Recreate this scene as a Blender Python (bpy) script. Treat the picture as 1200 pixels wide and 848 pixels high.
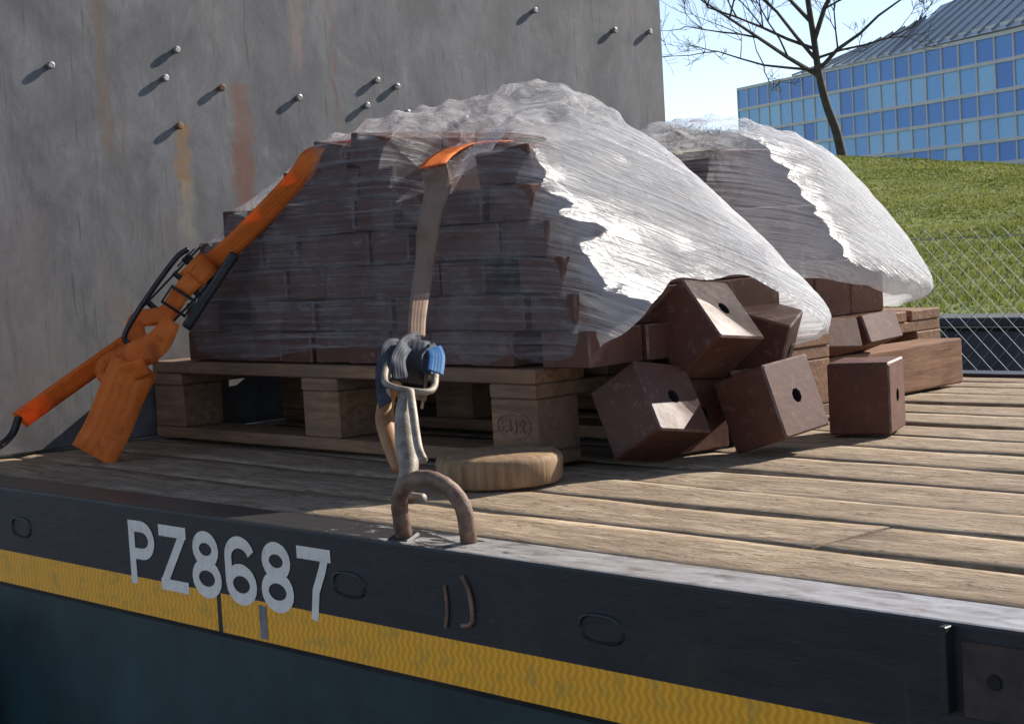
import bpy, bmesh, math, random
import numpy as np
from mathutils import Vector, Matrix, Euler, noise
random.seed(7); np.random.seed(7)
for o in list(bpy.data.objects): bpy.data.objects.remove(o)
S = bpy.context.scene
COL = S.collection
R = math.radians

# ------------------------------------------------------------------ camera
PITCH, ROLL, YAW = 0.0705, -0.0579, -0.8229
CAM = Vector((0, -1.351, 0.3747))
fw = Vector((math.cos(PITCH)*math.sin(YAW), math.cos(PITCH)*math.cos(YAW), -math.sin(PITCH)))
r0 = Vector((math.cos(YAW), -math.sin(YAW), 0)); u0 = r0.cross(fw)
rt = math.cos(ROLL)*r0 + math.sin(ROLL)*u0; up = -math.sin(ROLL)*r0 + math.cos(ROLL)*u0
cd = bpy.data.cameras.new('camera'); cam = bpy.data.objects.new('camera', cd); COL.objects.link(cam)
m = Matrix((rt, up, -fw)).transposed().to_4x4(); m.translation = CAM
cam.matrix_world = m
cd.sensor_width = 36; cd.lens = 36*2000/1200; cd.clip_start = 0.02; cd.clip_end = 5000
S.camera = cam
# ------------------------------------------------------------------ light
SUN = Vector((0.20, 0.97, 0.58)).normalized()
elev = math.asin(SUN.z); az = math.atan2(SUN.x, SUN.y)
W = bpy.data.worlds.new('World'); S.world = W; W.use_nodes = True
wn = W.node_tree
sk = wn.nodes.new('ShaderNodeTexSky'); sk.sky_type = 'NISHITA'; sk.sun_disc = False
sk.sun_elevation = elev; sk.sun_rotation = az; sk.air_density = 1.0; sk.dust_density = 0.0; sk.ozone_density = 1.2; sk.altitude = 4500
bg = wn.nodes['Background']; bg.inputs[1].default_value = 0.092
hs = wn.nodes.new('ShaderNodeHueSaturation'); hs.inputs['Saturation'].default_value = 0.76
wn.links.new(sk.outputs[0], hs.inputs['Color']); wn.links.new(hs.outputs[0], bg.inputs[0])
sd = bpy.data.lights.new('sun', 'SUN'); sd.energy = 4.2; sd.angle = R(0.5); sd.color = (1, 0.94, 0.85)
so = bpy.data.objects.new('sun', sd); COL.objects.link(so)
so.rotation_euler = SUN.to_track_quat('Z', 'Y').to_euler(); so.location = SUN*30
S.view_settings.view_transform = 'Standard'; S.view_settings.look = 'None'
S.view_settings.exposure = 1.05; S.view_settings.gamma = 1; S.view_settings.use_curve_mapping = False
S.render.engine = 'CYCLES'
S.cycles.transparent_max_bounces = 24; S.cycles.max_bounces = 10

# ------------------------------------------------------------------ material helpers
class Mat:
    def __init__(s, name, rough=0.6, metal=0.0, spec=0.5):
        s.m = bpy.data.materials.new(name); s.m.use_nodes = True; s.nt = s.m.node_tree
        s.b = s.nt.nodes['Principled BSDF']; s.out = s.nt.nodes['Material Output']
        s.b.inputs['Roughness'].default_value = rough; s.b.inputs['Metallic'].default_value = metal
        s.b.inputs['Specular IOR Level'].default_value = spec
        s.tc = s.nt.nodes.new('ShaderNodeTexCoord'); s._oi = None
    def n(s, t): return s.nt.nodes.new(t)
    def l(s, a, b): s.nt.links.new(a, b)
    def put(s, v, inp):
        if hasattr(v, 'links'): s.l(v, inp)
        else: inp.default_value = v
    def coord(s, scale=(1, 1, 1), rot=(0, 0, 0), src='Object', rnd=True):
        mp = s.n('ShaderNodeMapping'); mp.inputs['Scale'].default_value = scale; mp.inputs['Rotation'].default_value = rot
        v = s.tc.outputs[src]
        if rnd:
            oi = s.n('ShaderNodeObjectInfo'); a = s.n('ShaderNodeVectorMath'); a.operation = 'SCALE'
            a.inputs[0].default_value = (13.1, 7.7, 9.3); s.l(oi.outputs['Random'], a.inputs['Scale'])
            b = s.n('ShaderNodeVectorMath'); b.operation = 'ADD'; s.l(v, b.inputs[0]); s.l(a.outputs[0], b.inputs[1]); v = b.outputs[0]
        s.l(v, mp.inputs['Vector']); return mp.outputs[0]
    def noise(s, vec, scale=5, detail=6, rough=0.6, dist=0.0):
        t = s.n('ShaderNodeTexNoise'); s.l(vec, t.inputs['Vector'])
        for k, v in (('Scale', scale), ('Detail', detail), ('Roughness', rough), ('Distortion', dist)): t.inputs[k].default_value = v
        return t.outputs['Fac']
    def ramp(s, v, stops):
        t = s.n('ShaderNodeValToRGB'); s.l(v, t.inputs[0]); e = t.color_ramp.elements
        while len(e) < len(stops): e.new(0.5)
        for i, (p, c) in enumerate(stops):
            e[i].position = p; e[i].color = (c, c, c, 1) if isinstance(c, (int, float)) else (*c, 1)
        return t.outputs[0]
    def mix(s, f, a, b, mode='MIX'):
        t = s.n('ShaderNodeMix'); t.data_type = 'RGBA'; t.blend_type = mode
        s.put(f, t.inputs[0])
        for v, i in ((a, 6), (b, 7)):
            if isinstance(v, tuple): v = (*v, 1) if len(v) == 3 else v
            s.put(v, t.inputs[i])
        return t.outputs[2]
    def math(s, op, a, b=0.0, clamp=False):
        t = s.n('ShaderNodeMath'); t.operation = op; t.use_clamp = clamp; s.put(a, t.inputs[0]); s.put(b, t.inputs[1]); return t.outputs[0]
    def col(s, v): s.put((*v, 1) if isinstance(v, tuple) else v, s.b.inputs['Base Color']); return s
    def rough(s, v): s.put(v, s.b.inputs['Roughness']); return s
    def bump(s, h, strength=0.5, dist=0.01):
        t = s.n('ShaderNodeBump'); t.inputs['Strength'].default_value = strength; t.inputs['Distance'].default_value = dist
        s.l(h, t.inputs['Height']); s.l(t.outputs[0], s.b.inputs['Normal']); return t.outputs[0]
M = {}
def speck(name, c1, c2, scale=20, rough=0.6, metal=0, bump=0.3, bd=0.002, stretch=(1, 1, 1), lo=0.3, hi=0.7, spec=0.5, detail=7):
    a = Mat(name, rough, metal, spec); v = a.coord(stretch); f = a.noise(v, scale, detail, 0.65)
    a.col(a.ramp(f, [(lo, c1), (hi, c2)])); a.bump(f, bump, bd); M[name] = a.m; return a

# weathered deck planks
a = Mat('deck_wood', 0.85, spec=0.25)
v = a.coord((1.7, 11, 11)); f1 = a.noise(v, 4, 11, 0.74, 1.3)
v2 = a.coord((2.6, 6, 6)); f2 = a.noise(v2, 3.4, 8, 0.68, 0.6)
v3 = a.coord((10, 26, 26)); f3 = a.noise(v3, 4, 6, 0.68, 0.8)
c = a.ramp(f1, [(0.30, (0.11, 0.072, 0.042)), (0.45, (0.28, 0.20, 0.128)), (0.58, (0.43, 0.335, 0.235)), (0.75, (0.56, 0.475, 0.37))])
c = a.mix(a.ramp(f2, [(0.36, 0.75), (0.58, 0.0)]), c, (0.23, 0.165, 0.11))
c = a.mix(a.ramp(f2, [(0.58, 0.0), (0.75, 0.4)]), c, (0.46, 0.30, 0.17))
c = a.mix(a.ramp(f3, [(0.33, 0.85), (0.46, 0.0)]), c, (0.085, 0.062, 0.042))
a.col(c); a.bump(a.math('ADD', f1, a.math('MULTIPLY', f3, 0.6)), 0.9, 0.006); M['deck_wood'] = a.m
# pallet wood
a = Mat('pallet_wood', 0.8, spec=0.25)
v = a.coord((1.5, 16, 16)); f1 = a.noise(v, 5, 8, 0.65, 0.5); f2 = a.noise(a.coord((3, 3, 3)), 3, 5)
c = a.ramp(f1, [(0.3, (0.14, 0.070, 0.036)), (0.55, (0.29, 0.155, 0.085)), (0.75, (0.40, 0.235, 0.135))])
c = a.mix(a.ramp(f2, [(0.4, 0.6), (0.65, 0.0)]), c, (0.15, 0.10, 0.075))
a.col(c); a.bump(f1, 0.5, 0.003); M['pallet_wood'] = a.m
a = Mat('beam_wood', 0.8, spec=0.25)
f1 = a.noise(a.coord((16, 1.5, 16)), 5, 8, 0.65, 0.5); c = a.ramp(f1, [(0.3, (0.12, 0.055, 0.03)), (0.7, (0.30, 0.16, 0.09))]); a.col(c); a.bump(f1, 0.5, 0.003); M['beam_wood'] = a.m
# turned wood
a = Mat('disc_wood', 0.75, spec=0.3)
f1 = a.noise(a.coord((26, 26, 2)), 3, 6, 0.6, 0.2); f2 = a.noise(a.coord((4, 4, 4)), 4, 5)
c = a.ramp(f1, [(0.3, (0.14, 0.075, 0.035)), (0.7, (0.42, 0.27, 0.14))]); c = a.mix(a.ramp(f2, [(0.4, 0.5), (0.7, 0)]), c, (0.2, 0.13, 0.08))
a.col(c); a.bump(f1, 0.5, 0.003); M['disc_wood'] = a.m
# brown coated blocks
a = Mat('block_coat', 0.42, spec=0.28)
f1 = a.noise(a.coord((1, 1, 1)), 9, 6, 0.6); f2 = a.noise(a.coord((1, 1, 1)), 60, 4, 0.6)
c = a.ramp(f1, [(0.3, (0.075, 0.027, 0.016)), (0.7, (0.125, 0.048, 0.029))])
oi = a.n('ShaderNodeObjectInfo'); c = a.mix(a.ramp(oi.outputs['Random'], [(0.0, 0.0), (1.0, 0.5)]), c, (0.065, 0.030, 0.023))
c = a.mix(a.ramp(f2, [(0.58, 0.0), (0.75, 0.45)]), c, (0.22, 0.14, 0.105))
f3 = a.noise(a.coord((1, 1, 1)), 4.5, 8, 0.72, 0.8); c = a.mix(a.ramp(f3, [(0.56, 0.0), (0.72, 0.4)]), c, (0.19, 0.125, 0.095))
f4 = a.noise(a.coord((1, 7, 1)), 22, 5, 0.7); c = a.mix(a.ramp(f4, [(0.64, 0.0), (0.70, 0.6)]), c, (0.30, 0.24, 0.20))
a.col(c); a.rough(a.ramp(f3, [(0.35, 0.46), (0.7, 0.78)])); a.bump(a.math('ADD', f2, f3), 0.35, 0.0015); M['block_coat'] = a.m
a = Mat('block_edge', 0.5); f = a.noise(a.coord(), 40, 5); a.col(a.ramp(f, [(0.45, (0.085, 0.036, 0.025)), (0.78, (0.22, 0.14, 0.11))])); M['block_edge'] = a.m
a = Mat('hole_dark', 0.9); a.col((0.012, 0.010, 0.010)); M['hole_dark'] = a.m
# bulkhead plate with streaks and rust
a = Mat('bulkhead_steel', 0.62, 0.0, spec=0.4)
v = a.coord((1, 4.2, 1.5), rnd=False); f1 = a.noise(v, 3.4, 11, 0.74, 1.0)
f2 = a.noise(a.coord((1, 1.2, 1), rnd=False), 4, 7, 0.62, 0.4)
f3 = a.noise(a.coord((1, 45, 2.2), (0.12, 0, 0), rnd=False), 2.2, 6, 0.66)
f4 = a.noise(a.coord((1, 5, 3), rnd=False), 5, 9, 0.75, 0.8)
c = a.ramp(f1, [(0.25, (0.080, 0.078, 0.079)), (0.50, (0.138, 0.135, 0.137)), (0.78, (0.20, 0.197, 0.20))])
c = a.mix(a.ramp(f2, [(0.38, 0.9), (0.56, 0.0)]), c, (0.078, 0.076, 0.081))
c = a.mix(a.ramp(f3, [(0.34, 0.75), (0.40, 0.0)]), c, (0.06, 0.05, 0.046))
c = a.mix(a.ramp(f4, [(0.60, 0.0), (0.70, 0.6)]), c, (0.085, 0.082, 0.085))
c = a.mix(a.ramp(f2, [(0.57, 0.0), (0.72, 0.5)]), c, (0.18, 0.125, 0.10))
sep = a.n('ShaderNodeSeparateXYZ'); a.l(a.tc.outputs['Object'], sep.inputs[0])
wob = a.noise(a.coord((1, 2, 5), rnd=False), 5, 5, 0.6)
def stain(c, y0, z1, z0, w, colr, amt, thr=0.5):
    d = a.math('ABSOLUTE', a.math('ADD', a.math('SUBTRACT', sep.outputs[1], y0), a.math('MULTIPLY', a.math('SUBTRACT', wob, 0.5), 0.05)))
    ms = a.n('ShaderNodeMapRange'); ms.interpolation_type = 'SMOOTHSTEP'; a.l(d, ms.inputs[0])
    ms.inputs[1].default_value = w; ms.inputs[2].default_value = w*0.25; ms.inputs[3].default_value = 0; ms.inputs[4].default_value = 1
    za = a.n('ShaderNodeMapRange'); za.interpolation_type = 'SMOOTHSTEP'; a.l(sep.outputs[2], za.inputs[0]); za.inputs[1].default_value = z1+0.005; za.inputs[2].default_value = z1-0.01
    zb = a.n('ShaderNodeMapRange'); zb.interpolation_type = 'SMOOTHSTEP'; a.l(sep.outputs[2], zb.inputs[0]); zb.inputs[1].default_value = z0-0.03; zb.inputs[2].default_value = z0+0.03
    k = a.math('MULTIPLY', a.math('MULTIPLY', ms.outputs[0], za.outputs[0]), zb.outputs[0])
    k = a.math('MULTIPLY', k, a.ramp(f4, [(0.32, 1.0), (0.66, 0.35)]))
    return a.mix(a.math('MULTIPLY', k, amt), c, colr)
c = stain(c, 0.85, 0.76, 0.47, 0.036, (0.17, 0.068, 0.036), 1.0)
c = stain(c, 0.842, 0.63, 0.46, 0.042, (0.14, 0.052, 0.030), 1.0)
c = stain(c, 0.690, 0.67, 0.52, 0.026, (0.25, 0.12, 0.038), 1.0)
c = stain(c, 0.690, 0.55, 0.42, 0.030, (0.28, 0.25, 0.16), 0.6)
c = stain(c, 0.507, 1.3, 0.60, 0.026, (0.125, 0.085, 0.06), 1.0)
c = stain(c, 0.545, 0.70, 0.42, 0.010, (0.12, 0.09, 0.075), 0.8)
c = stain(c, 1.115, 1.3, 0.64, 0.007, (0.14, 0.08, 0.065), 1.0)
c = stain(c, 1.015, 1.3, 0.80, 0.030, (0.25, 0.17, 0.15), 0.7)
c = stain(c, 0.30, 0.5, 0.1, 0.10, (0.17, 0.13, 0.125), 0.5)
c = stain(c, 1.56, 0.93, 0.80, 0.015, (0.13, 0.12, 0.13), 0.9)
c = stain(c, 1.95, 1.3, 0.70, 0.012, (0.16, 0.14, 0.14), 0.9)
a.col(c); a.bump(a.math('ADD', f2, a.math('MULTIPLY', f1, 0.2)), 0.3, 0.006); M['bulkhead_steel'] = a.m
speck('stud_steel', (0.16, 0.15, 0.145), (0.36, 0.35, 0.33), 80, 0.45, 0.5, 0.4)
speck('stud_rust', (0.10, 0.045, 0.022), (0.24, 0.12, 0.055), 60, 0.8, 0.0, 0.4)
# black painted rail
a = Mat('black_paint', 0.5, spec=0.4)
f1 = a.noise(a.coord((1.5, 1, 5), rnd=False), 6, 8, 0.7, 0.4); f2 = a.noise(a.coord((8, 8, 1.5), rnd=False), 5, 6, 0.65)
c = a.ramp(f1, [(0.30, (0.010, 0.010, 0.011)), (0.60, (0.022, 0.022, 0.024)), (0.78, (0.05, 0.047, 0.042))])
c = a.mix(a.ramp(f2, [(0.62, 0.0), (0.74, 0.6)]), c, (0.075, 0.045, 0.03))
f3 = a.noise(a.coord((3, 3, 30), rnd=False), 6, 6, 0.7, 0.5); c = a.mix(a.ramp(f3, [(0.62, 0.0), (0.70, 0.5)]), c, (0.085, 0.085, 0.085))
f4 = a.noise(a.coord((1, 1, 1), rnd=False), 3.2, 8, 0.7); c = a.mix(a.ramp(f4, [(0.52, 0.0), (0.66, 0.55)]), c, (0.040, 0.036, 0.022))
f5 = a.noise(a.coord((30, 3, 2), rnd=False), 3, 6, 0.7); c = a.mix(a.ramp(f5, [(0.66, 0.0), (0.74, 0.7)]), c, (0.10, 0.055, 0.035)); a.col(c)
a.rough(a.ramp(f1, [(0.3, 0.38), (0.7, 0.65)])); a.bump(f1, 0.35, 0.003); M['black_paint'] = a.m
# worn rail top, with the load's shade painted dark at the left
a = Mat('rail_top', 0.42, 0.35, spec=0.5)
f1 = a.noise(a.coord((3, 9, 9), rnd=False), 6, 8, 0.7, 0.5)
c = a.ramp(f1, [(0.30, (0.13, 0.10, 0.085)), (0.46, (0.36, 0.33, 0.31)), (0.7, (0.55, 0.54, 0.54))])
f2 = a.noise(a.coord((5, 12, 5), rnd=False), 4, 5); c = a.mix(a.ramp(f2, [(0.58, 0), (0.7, 0.6)]), c, (0.40, 0.28, 0.22))
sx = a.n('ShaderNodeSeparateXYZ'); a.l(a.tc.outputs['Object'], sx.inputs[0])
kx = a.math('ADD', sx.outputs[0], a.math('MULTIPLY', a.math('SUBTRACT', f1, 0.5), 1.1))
shade_mask = a.n('ShaderNodeMapRange'); a.l(kx, shade_mask.inputs[0]); shade_mask.inputs[1].default_value = -1.62; shade_mask.inputs[2].default_value = -1.70
c = a.mix(shade_mask.outputs[0], c, (0.03, 0.028, 0.028))  # shade left of the ring painted into the flange colour
a.col(c); a.l(a.math('MULTIPLY', a.math('SUBTRACT', 1.0, shade_mask.outputs[0]), 0.35), a.b.inputs['Metallic']); a.bump(f1, 0.4, 0.002); M['rail_top'] = a.m
# reflective tape: waves
a = Mat('yellow_tape', 0.33, spec=0.55)
w = a.n('ShaderNodeTexWave'); w.wave_type = 'BANDS'; w.bands_direction = 'X'; w.inputs['Scale'].default_value = 26
w.inputs['Distortion'].default_value = 0.0
sx = a.n('ShaderNodeSeparateXYZ'); a.l(a.tc.outputs['Object'], sx.inputs[0])
cx = a.n('ShaderNodeCombineXYZ')
a.l(a.math('ADD', sx.outputs[0], a.math('MULTIPLY', a.math('SINE', a.math('MULTIPLY', sx.outputs[2], 330.0)), 0.0022)), cx.inputs[0]); a.l(cx.outputs[0], w.inputs['Vector'])
f1 = a.noise(a.coord((6, 6, 6), rnd=False), 5, 7, 0.7)
c = a.ramp(w.outputs['Color'], [(0.2, (0.86, 0.34, 0.016)), (0.8, (0.97, 0.48, 0.03))])
c = a.mix(a.ramp(f1, [(0.34, 0.75), (0.5, 0.0)]), c, (0.50, 0.30, 0.05)); c = a.mix(a.ramp(f1, [(0.24, 1), (0.33, 0.0)]), c, (0.12, 0.08, 0.04))
a.col(c); M['yellow_tape'] = a.m
# white stencil paint
a = Mat('white_paint', 0.6)
f1 = a.noise(a.coord((1, 1, 1), rnd=False), 55, 7, 0.75); f2 = a.noise(a.coord((1, 1, 1), rnd=False), 14, 4)
c = a.ramp(f1, [(0.30, (0.10, 0.09, 0.08)), (0.37, (0.70, 0.62, 0.53)), (0.7, (0.86, 0.80, 0.72))])
c = a.mix(a.ramp(f2, [(0.30, 0.4), (0.40, 0)]), c, (0.45, 0.39, 0.33)); a.col(c); M['white_paint'] = a.m
speck('grey_scrape', (0.10, 0.10, 0.11), (0.25, 0.25, 0.26), 40, 0.5)
speck('teal_chassis', (0.008, 0.020, 0.023), (0.026, 0.070, 0.078), 4, 0.5, 0, 0.2)  # teal imitates lens flare glow, painted onto the beams
speck('black_rubber', (0.012, 0.012, 0.012), (0.03, 0.03, 0.03), 30, 0.8)
speck('rusty_bar', (0.085, 0.043, 0.028), (0.26, 0.165, 0.115), 60, 0.65, 0.15, 0.8, 0.003)
speck('rust_hook', (0.22, 0.085, 0.025), (0.40, 0.20, 0.08), 30, 0.6, 0.0, 0.3)
speck('zinc_steel', (0.12, 0.09, 0.065), (0.36, 0.31, 0.25), 60, 0.6, 0.2, 0.7, 0.002)
speck('black_steel', (0.010, 0.010, 0.012), (0.035, 0.035, 0.038), 35, 0.42, 0.2, 0.2)
speck('rust_mark', (0.10, 0.05, 0.03), (0.30, 0.18, 0.12), 50, 0.7)
speck('dark_rust', (0.022, 0.016, 0.013), (0.075, 0.045, 0.03), 30, 0.7)
def webbing(name, c1, c2, dirt):
    a = Mat(name, 0.65, spec=0.3); f1 = a.noise(a.coord((1, 1, 1), rnd=False), 12, 6, 0.6)
    w = a.n('ShaderNodeTexWave'); w.inputs['Scale'].default_value = 1.0; w.bands_direction = 'X'
    mp = a.n('ShaderNodeMapping'); a.l(a.tc.outputs['UV'], mp.inputs[0]); mp.inputs['Scale'].default_value = (1.7, 0.02, 1); a.l(mp.outputs[0], w.inputs['Vector'])
    c = a.ramp(f1, [(0.3, c1), (0.65, c2)]); c = a.mix(a.ramp(w.outputs['Color'], [(0.0, 0.16), (0.45, 0.0)]), c, dirt)
    fd = a.noise(a.coord((1, 1, 1), rnd=False), 38, 6, 0.7); c = a.mix(a.ramp(fd, [(0.34, 0.45), (0.46, 0)]), c, dirt)
    c = a.mix(a.ramp(f1, [(0.30, 0.45), (0.42, 0)]), c, dirt)
    a.col(c); a.bump(w.outputs['Color'], 0.3, 0.001)
    # thin woven polyester lets some light through
    tr = a.n('ShaderNodeBsdfTranslucent'); a.l(c, tr.inputs[0]); mx = a.n('ShaderNodeMixShader'); mx.inputs[0].default_value = 0.42
    a.l(a.b.outputs[0], mx.inputs[1]); a.l(tr.outputs[0], mx.inputs[2]); a.l(mx.outputs[0], a.out.inputs[0])
    M[name] = a.m
webbing('orange_web', (0.84, 0.21, 0.035), (0.98, 0.30, 0.055), (0.45, 0.11, 0.035))
webbing('shaded_web', (0.36, 0.235, 0.165), (0.48, 0.33, 0.25), (0.22, 0.14, 0.10))  # orange webbing with its shade put into the colour
webbing('grey_web', (0.045, 0.047, 0.06), (0.13, 0.135, 0.16), (0.03, 0.03, 0.035))
webbing('blue_tag', (0.05, 0.16, 0.36), (0.09, 0.26, 0.55), (0.05, 0.10, 0.2))
# stretch film
def film_mat(name, lo, hi, gl, rgh, bumps=1.0):
    a = Mat(name); nt = a.nt
    uv = a.tc.outputs['UV']
    def mp(sc, rot=0):
        t = a.n('ShaderNodeMapping'); a.l(uv, t.inputs[0]); t.inputs['Scale'].default_value = sc; t.inputs['Rotation'].default_value = (0, 0, rot); return t.outputs[0]
    s1 = a.noise(mp((1.1, 95, 1), 0.015), 1.0, 8, 0.72, 0.6)
    s2 = a.noise(mp((3.5, 190, 1), -0.03), 1.0, 6, 0.65, 0.3)
    s3 = a.noise(a.coord((1, 1, 1), rnd=False), 9, 5, 0.6, 0.8)
    s4 = a.noise(mp((14, 34, 1), 0.35), 1.0, 6, 0.65, 1.6)
    h = a.math('ADD', a.math('ADD', a.math('MULTIPLY', s1, 1.0), a.math('MULTIPLY', s2, 0.5)), a.math('ADD', a.math('MULTIPLY', s3, 0.9), a.math('MULTIPLY', s4, 0.7)))
    bp = a.n('ShaderNodeBump'); bp.inputs['Strength'].default_value = bumps; bp.inputs['Distance'].default_value = 0.012; a.l(h, bp.inputs['Height'])
    op = a.math('ADD', a.math('MULTIPLY', a.ramp(s1, [(0.47, 0.0), (0.66, 1.0)]), 0.75), a.math('ADD', a.math('MULTIPLY', a.ramp(s2, [(0.42, 0), (0.64, 1)]), 0.45), a.math('MULTIPLY', a.ramp(s3, [(0.40, 0), (0.68, 1)]), 0.45)))
    mr = a.n('ShaderNodeMapRange'); a.l(op, mr.inputs[0]); mr.inputs[1].default_value = 0.05; mr.inputs[2].default_value = 0.9; mr.inputs[3].default_value = lo; mr.inputs[4].default_value = hi
    wa = a.n('ShaderNodeAttribute'); wa.attribute_name = 'wraps'  # 'wraps' whitens the sunlit end through opacity and gloss
    opac = a.math('MINIMUM', a.math('MULTIPLY', a.math('ADD', mr.outputs[0], a.math('MULTIPLY', wa.outputs['Fac'], 0.14)), a.math('ADD', a.math('MULTIPLY', wa.outputs['Fac'], 1.5), 1.0)), 0.8)
    df = a.n('ShaderNodeBsdfDiffuse'); df.inputs[0].default_value = (0.80, 0.80, 0.82, 1)
    tl = a.n('ShaderNodeBsdfTranslucent'); tl.inputs[0].default_value = (0.80, 0.80, 0.82, 1)
    m1 = a.n('ShaderNodeMixShader'); m1.inputs[0].default_value = 0.5; a.l(df.outputs[0], m1.inputs[1]); a.l(tl.outputs[0], m1.inputs[2])
    gs = a.n('ShaderNodeBsdfGlossy'); gs.inputs[0].default_value = (0.95, 0.95, 0.97, 1); gs.inputs['Roughness'].default_value = rgh
    tp = a.n('ShaderNodeBsdfTransparent'); tp.inputs[0].default_value = (0.96, 0.96, 0.97, 1)
    for nd in (df, tl, gs): a.l(bp.outputs[0], nd.inputs['Normal'])
    m2 = a.n('ShaderNodeMixShader'); a.l(opac, m2.inputs[0]); a.l(tp.outputs[0], m2.inputs[1]); a.l(m1.outputs[0], m2.inputs[2])
    m3 = a.n('ShaderNodeMixShader'); m3.inputs[0].default_value = gl
    a.l(a.math('ADD', a.math('MULTIPLY', wa.outputs['Fac'], 0.10), a.math('ADD', gl, a.math('MULTIPLY', mr.outputs[0], 0.05))), m3.inputs[0])
    a.l(m2.outputs[0], m3.inputs[1]); a.l(gs.outputs[0], m3.inputs[2]); a.l(m3.outputs[0], a.out.inputs[0])
    M[name] = a.m
film_mat('film', 0.04, 0.44, 0.022, 0.27)
film_mat('film_loose', 0.04, 0.34, 0.06, 0.20)
film_mat('film_fold', 0.25, 0.6, 0.05, 0.35)
speck('tan_tape', (0.20, 0.125, 0.09), (0.36, 0.25, 0.19), 30, 0.4, 0, 0.3)
# landscape
speck('asphalt', (0.04, 0.04, 0.042), (0.085, 0.083, 0.08), 30, 0.9, 0, 0.5, 0.01)
a = Mat('grass_ground', 0.9, spec=0.2)
f1 = a.noise(a.coord((1, 1, 1), rnd=False), 0.45, 8, 0.65, 0.5); f2 = a.noise(a.coord((1, 1, 1), rnd=False), 5, 6, 0.7)
c = a.ramp(f1, [(0.30, (0.085, 0.115, 0.022)), (0.55, (0.155, 0.18, 0.036)), (0.75, (0.22, 0.225, 0.05))])
c = a.mix(a.ramp(f2, [(0.35, 0.6), (0.55, 0)]), c, (0.035, 0.07, 0.014)); a.col(c); a.bump(f2, 0.8, 0.08); M['grass_ground'] = a.m
def leafy(name, c1, c2):
    a = Mat(name, 0.75, spec=0.2); f = a.noise(a.coord((1, 1, 1), rnd=False), 0.8, 4, 0.6); c = a.ramp(f, [(0.3, c1), (0.7, c2)]); a.col(c)
    tr = a.n('ShaderNodeBsdfTranslucent'); a.l(c, tr.inputs[0]); mx = a.n('ShaderNodeMixShader'); mx.inputs[0].default_value = 0.4
    a.l(a.b.outputs[0], mx.inputs[1]); a.l(tr.outputs[0], mx.inputs[2]); a.l(mx.outputs[0], a.out.inputs[0]); M[name] = a.m
leafy('grass_blades', (0.12, 0.145, 0.03), (0.23, 0.235, 0.06))
speck('bark', (0.035, 0.027, 0.02), (0.10, 0.08, 0.06), 14, 0.9, 0, 0.6, 0.01)
speck('twig', (0.06, 0.045, 0.035), (0.13, 0.10, 0.075), 8, 0.9)
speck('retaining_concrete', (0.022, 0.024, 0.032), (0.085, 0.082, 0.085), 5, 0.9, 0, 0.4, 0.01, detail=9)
speck('galvanised', (0.16, 0.18, 0.18), (0.28, 0.30, 0.30), 20, 0.6, 0.2, 0.1)
speck('mullion', (0.60, 0.57, 0.53), (0.74, 0.70, 0.65), 0.6, 0.6, 0, 0.1)
speck('roof_metal', (0.55, 0.59, 0.65), (0.68, 0.72, 0.78), 0.25, 0.45, 0.3, 0.1, stretch=(1, 1, 1))
speck('roof_seam', (0.20, 0.22, 0.25), (0.30, 0.32, 0.36), 0.5, 0.5, 0.2, 0.1)
def glass(name, c1, c2, rough):
    a = Mat(name, rough, spec=0.9); oi = a.n('ShaderNodeObjectInfo'); a.col(a.ramp(oi.outputs['Random'], [(0.0, c1), (1.0, c2)])); M[name] = a.m
glass('glass_dark', (0.05, 0.22, 0.68), (0.10, 0.36, 0.84), 0.45)
glass('glass_light', (0.16, 0.46, 0.90), (0.34, 0.66, 0.95), 0.45)

# ------------------------------------------------------------------ object helpers
def link(name, me, mats, parent=None, smooth=False):
    if isinstance(me, bmesh.types.BMesh):
        b = me; me = bpy.data.meshes.new(name); b.normal_update(); b.to_mesh(me); b.free()
    for x in (mats if isinstance(mats, (list, tuple)) else [mats]):
        if len(me.materials) < len(mats if isinstance(mats, (list, tuple)) else [mats]): me.materials.append(M[x])
    if smooth:
        for p in me.polygons: p.use_smooth = True
    o = bpy.data.objects.new(name, me); COL.objects.link(o)
    if parent: o.parent = parent
    return o
def tag(o, label, cat, group=None, kind=None):
    if label: o['label'] = label
    if cat: o['category'] = cat
    if group: o['group'] = group
    if kind: o['kind'] = kind
    return o
def empty(name, loc, label, cat, group=None, rot=(0, 0, 0)):
    o = bpy.data.objects.new(name, None); COL.objects.link(o); o.location = loc; o.rotation_euler = rot; o.empty_display_size = 0.1
    return tag(o, label, cat, group)
def box(b, x0, x1, y0, y1, z0, z1, mi=0, mat=None):
    vs = [b.verts.new((x, y, z)) for z in (z0, z1) for y in (y0, y1) for x in (x0, x1)]
    if mat is not None:
        for w in vs: w.co = mat @ w.co
    for q in ((0, 2, 3, 1), (4, 5, 7, 6), (0, 1, 5, 4), (2, 6, 7, 3), (0, 4, 6, 2), (1, 3, 7, 5)):
        b.faces.new([vs[i] for i in q]).material_index = mi
    return vs
def bevel(b, w, seg=1):
    bmesh.ops.bevel(b, geom=list(b.edges), offset=w, segments=seg, affect='EDGES', profile=0.5)
def bx(x0, x1, y0, y1, z0, z1, bev=0.0, seg=1):
    b = bmesh.new(); box(b, x0, x1, y0, y1, z0, z1)
    if bev: bevel(b, bev, seg)
    return b
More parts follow.
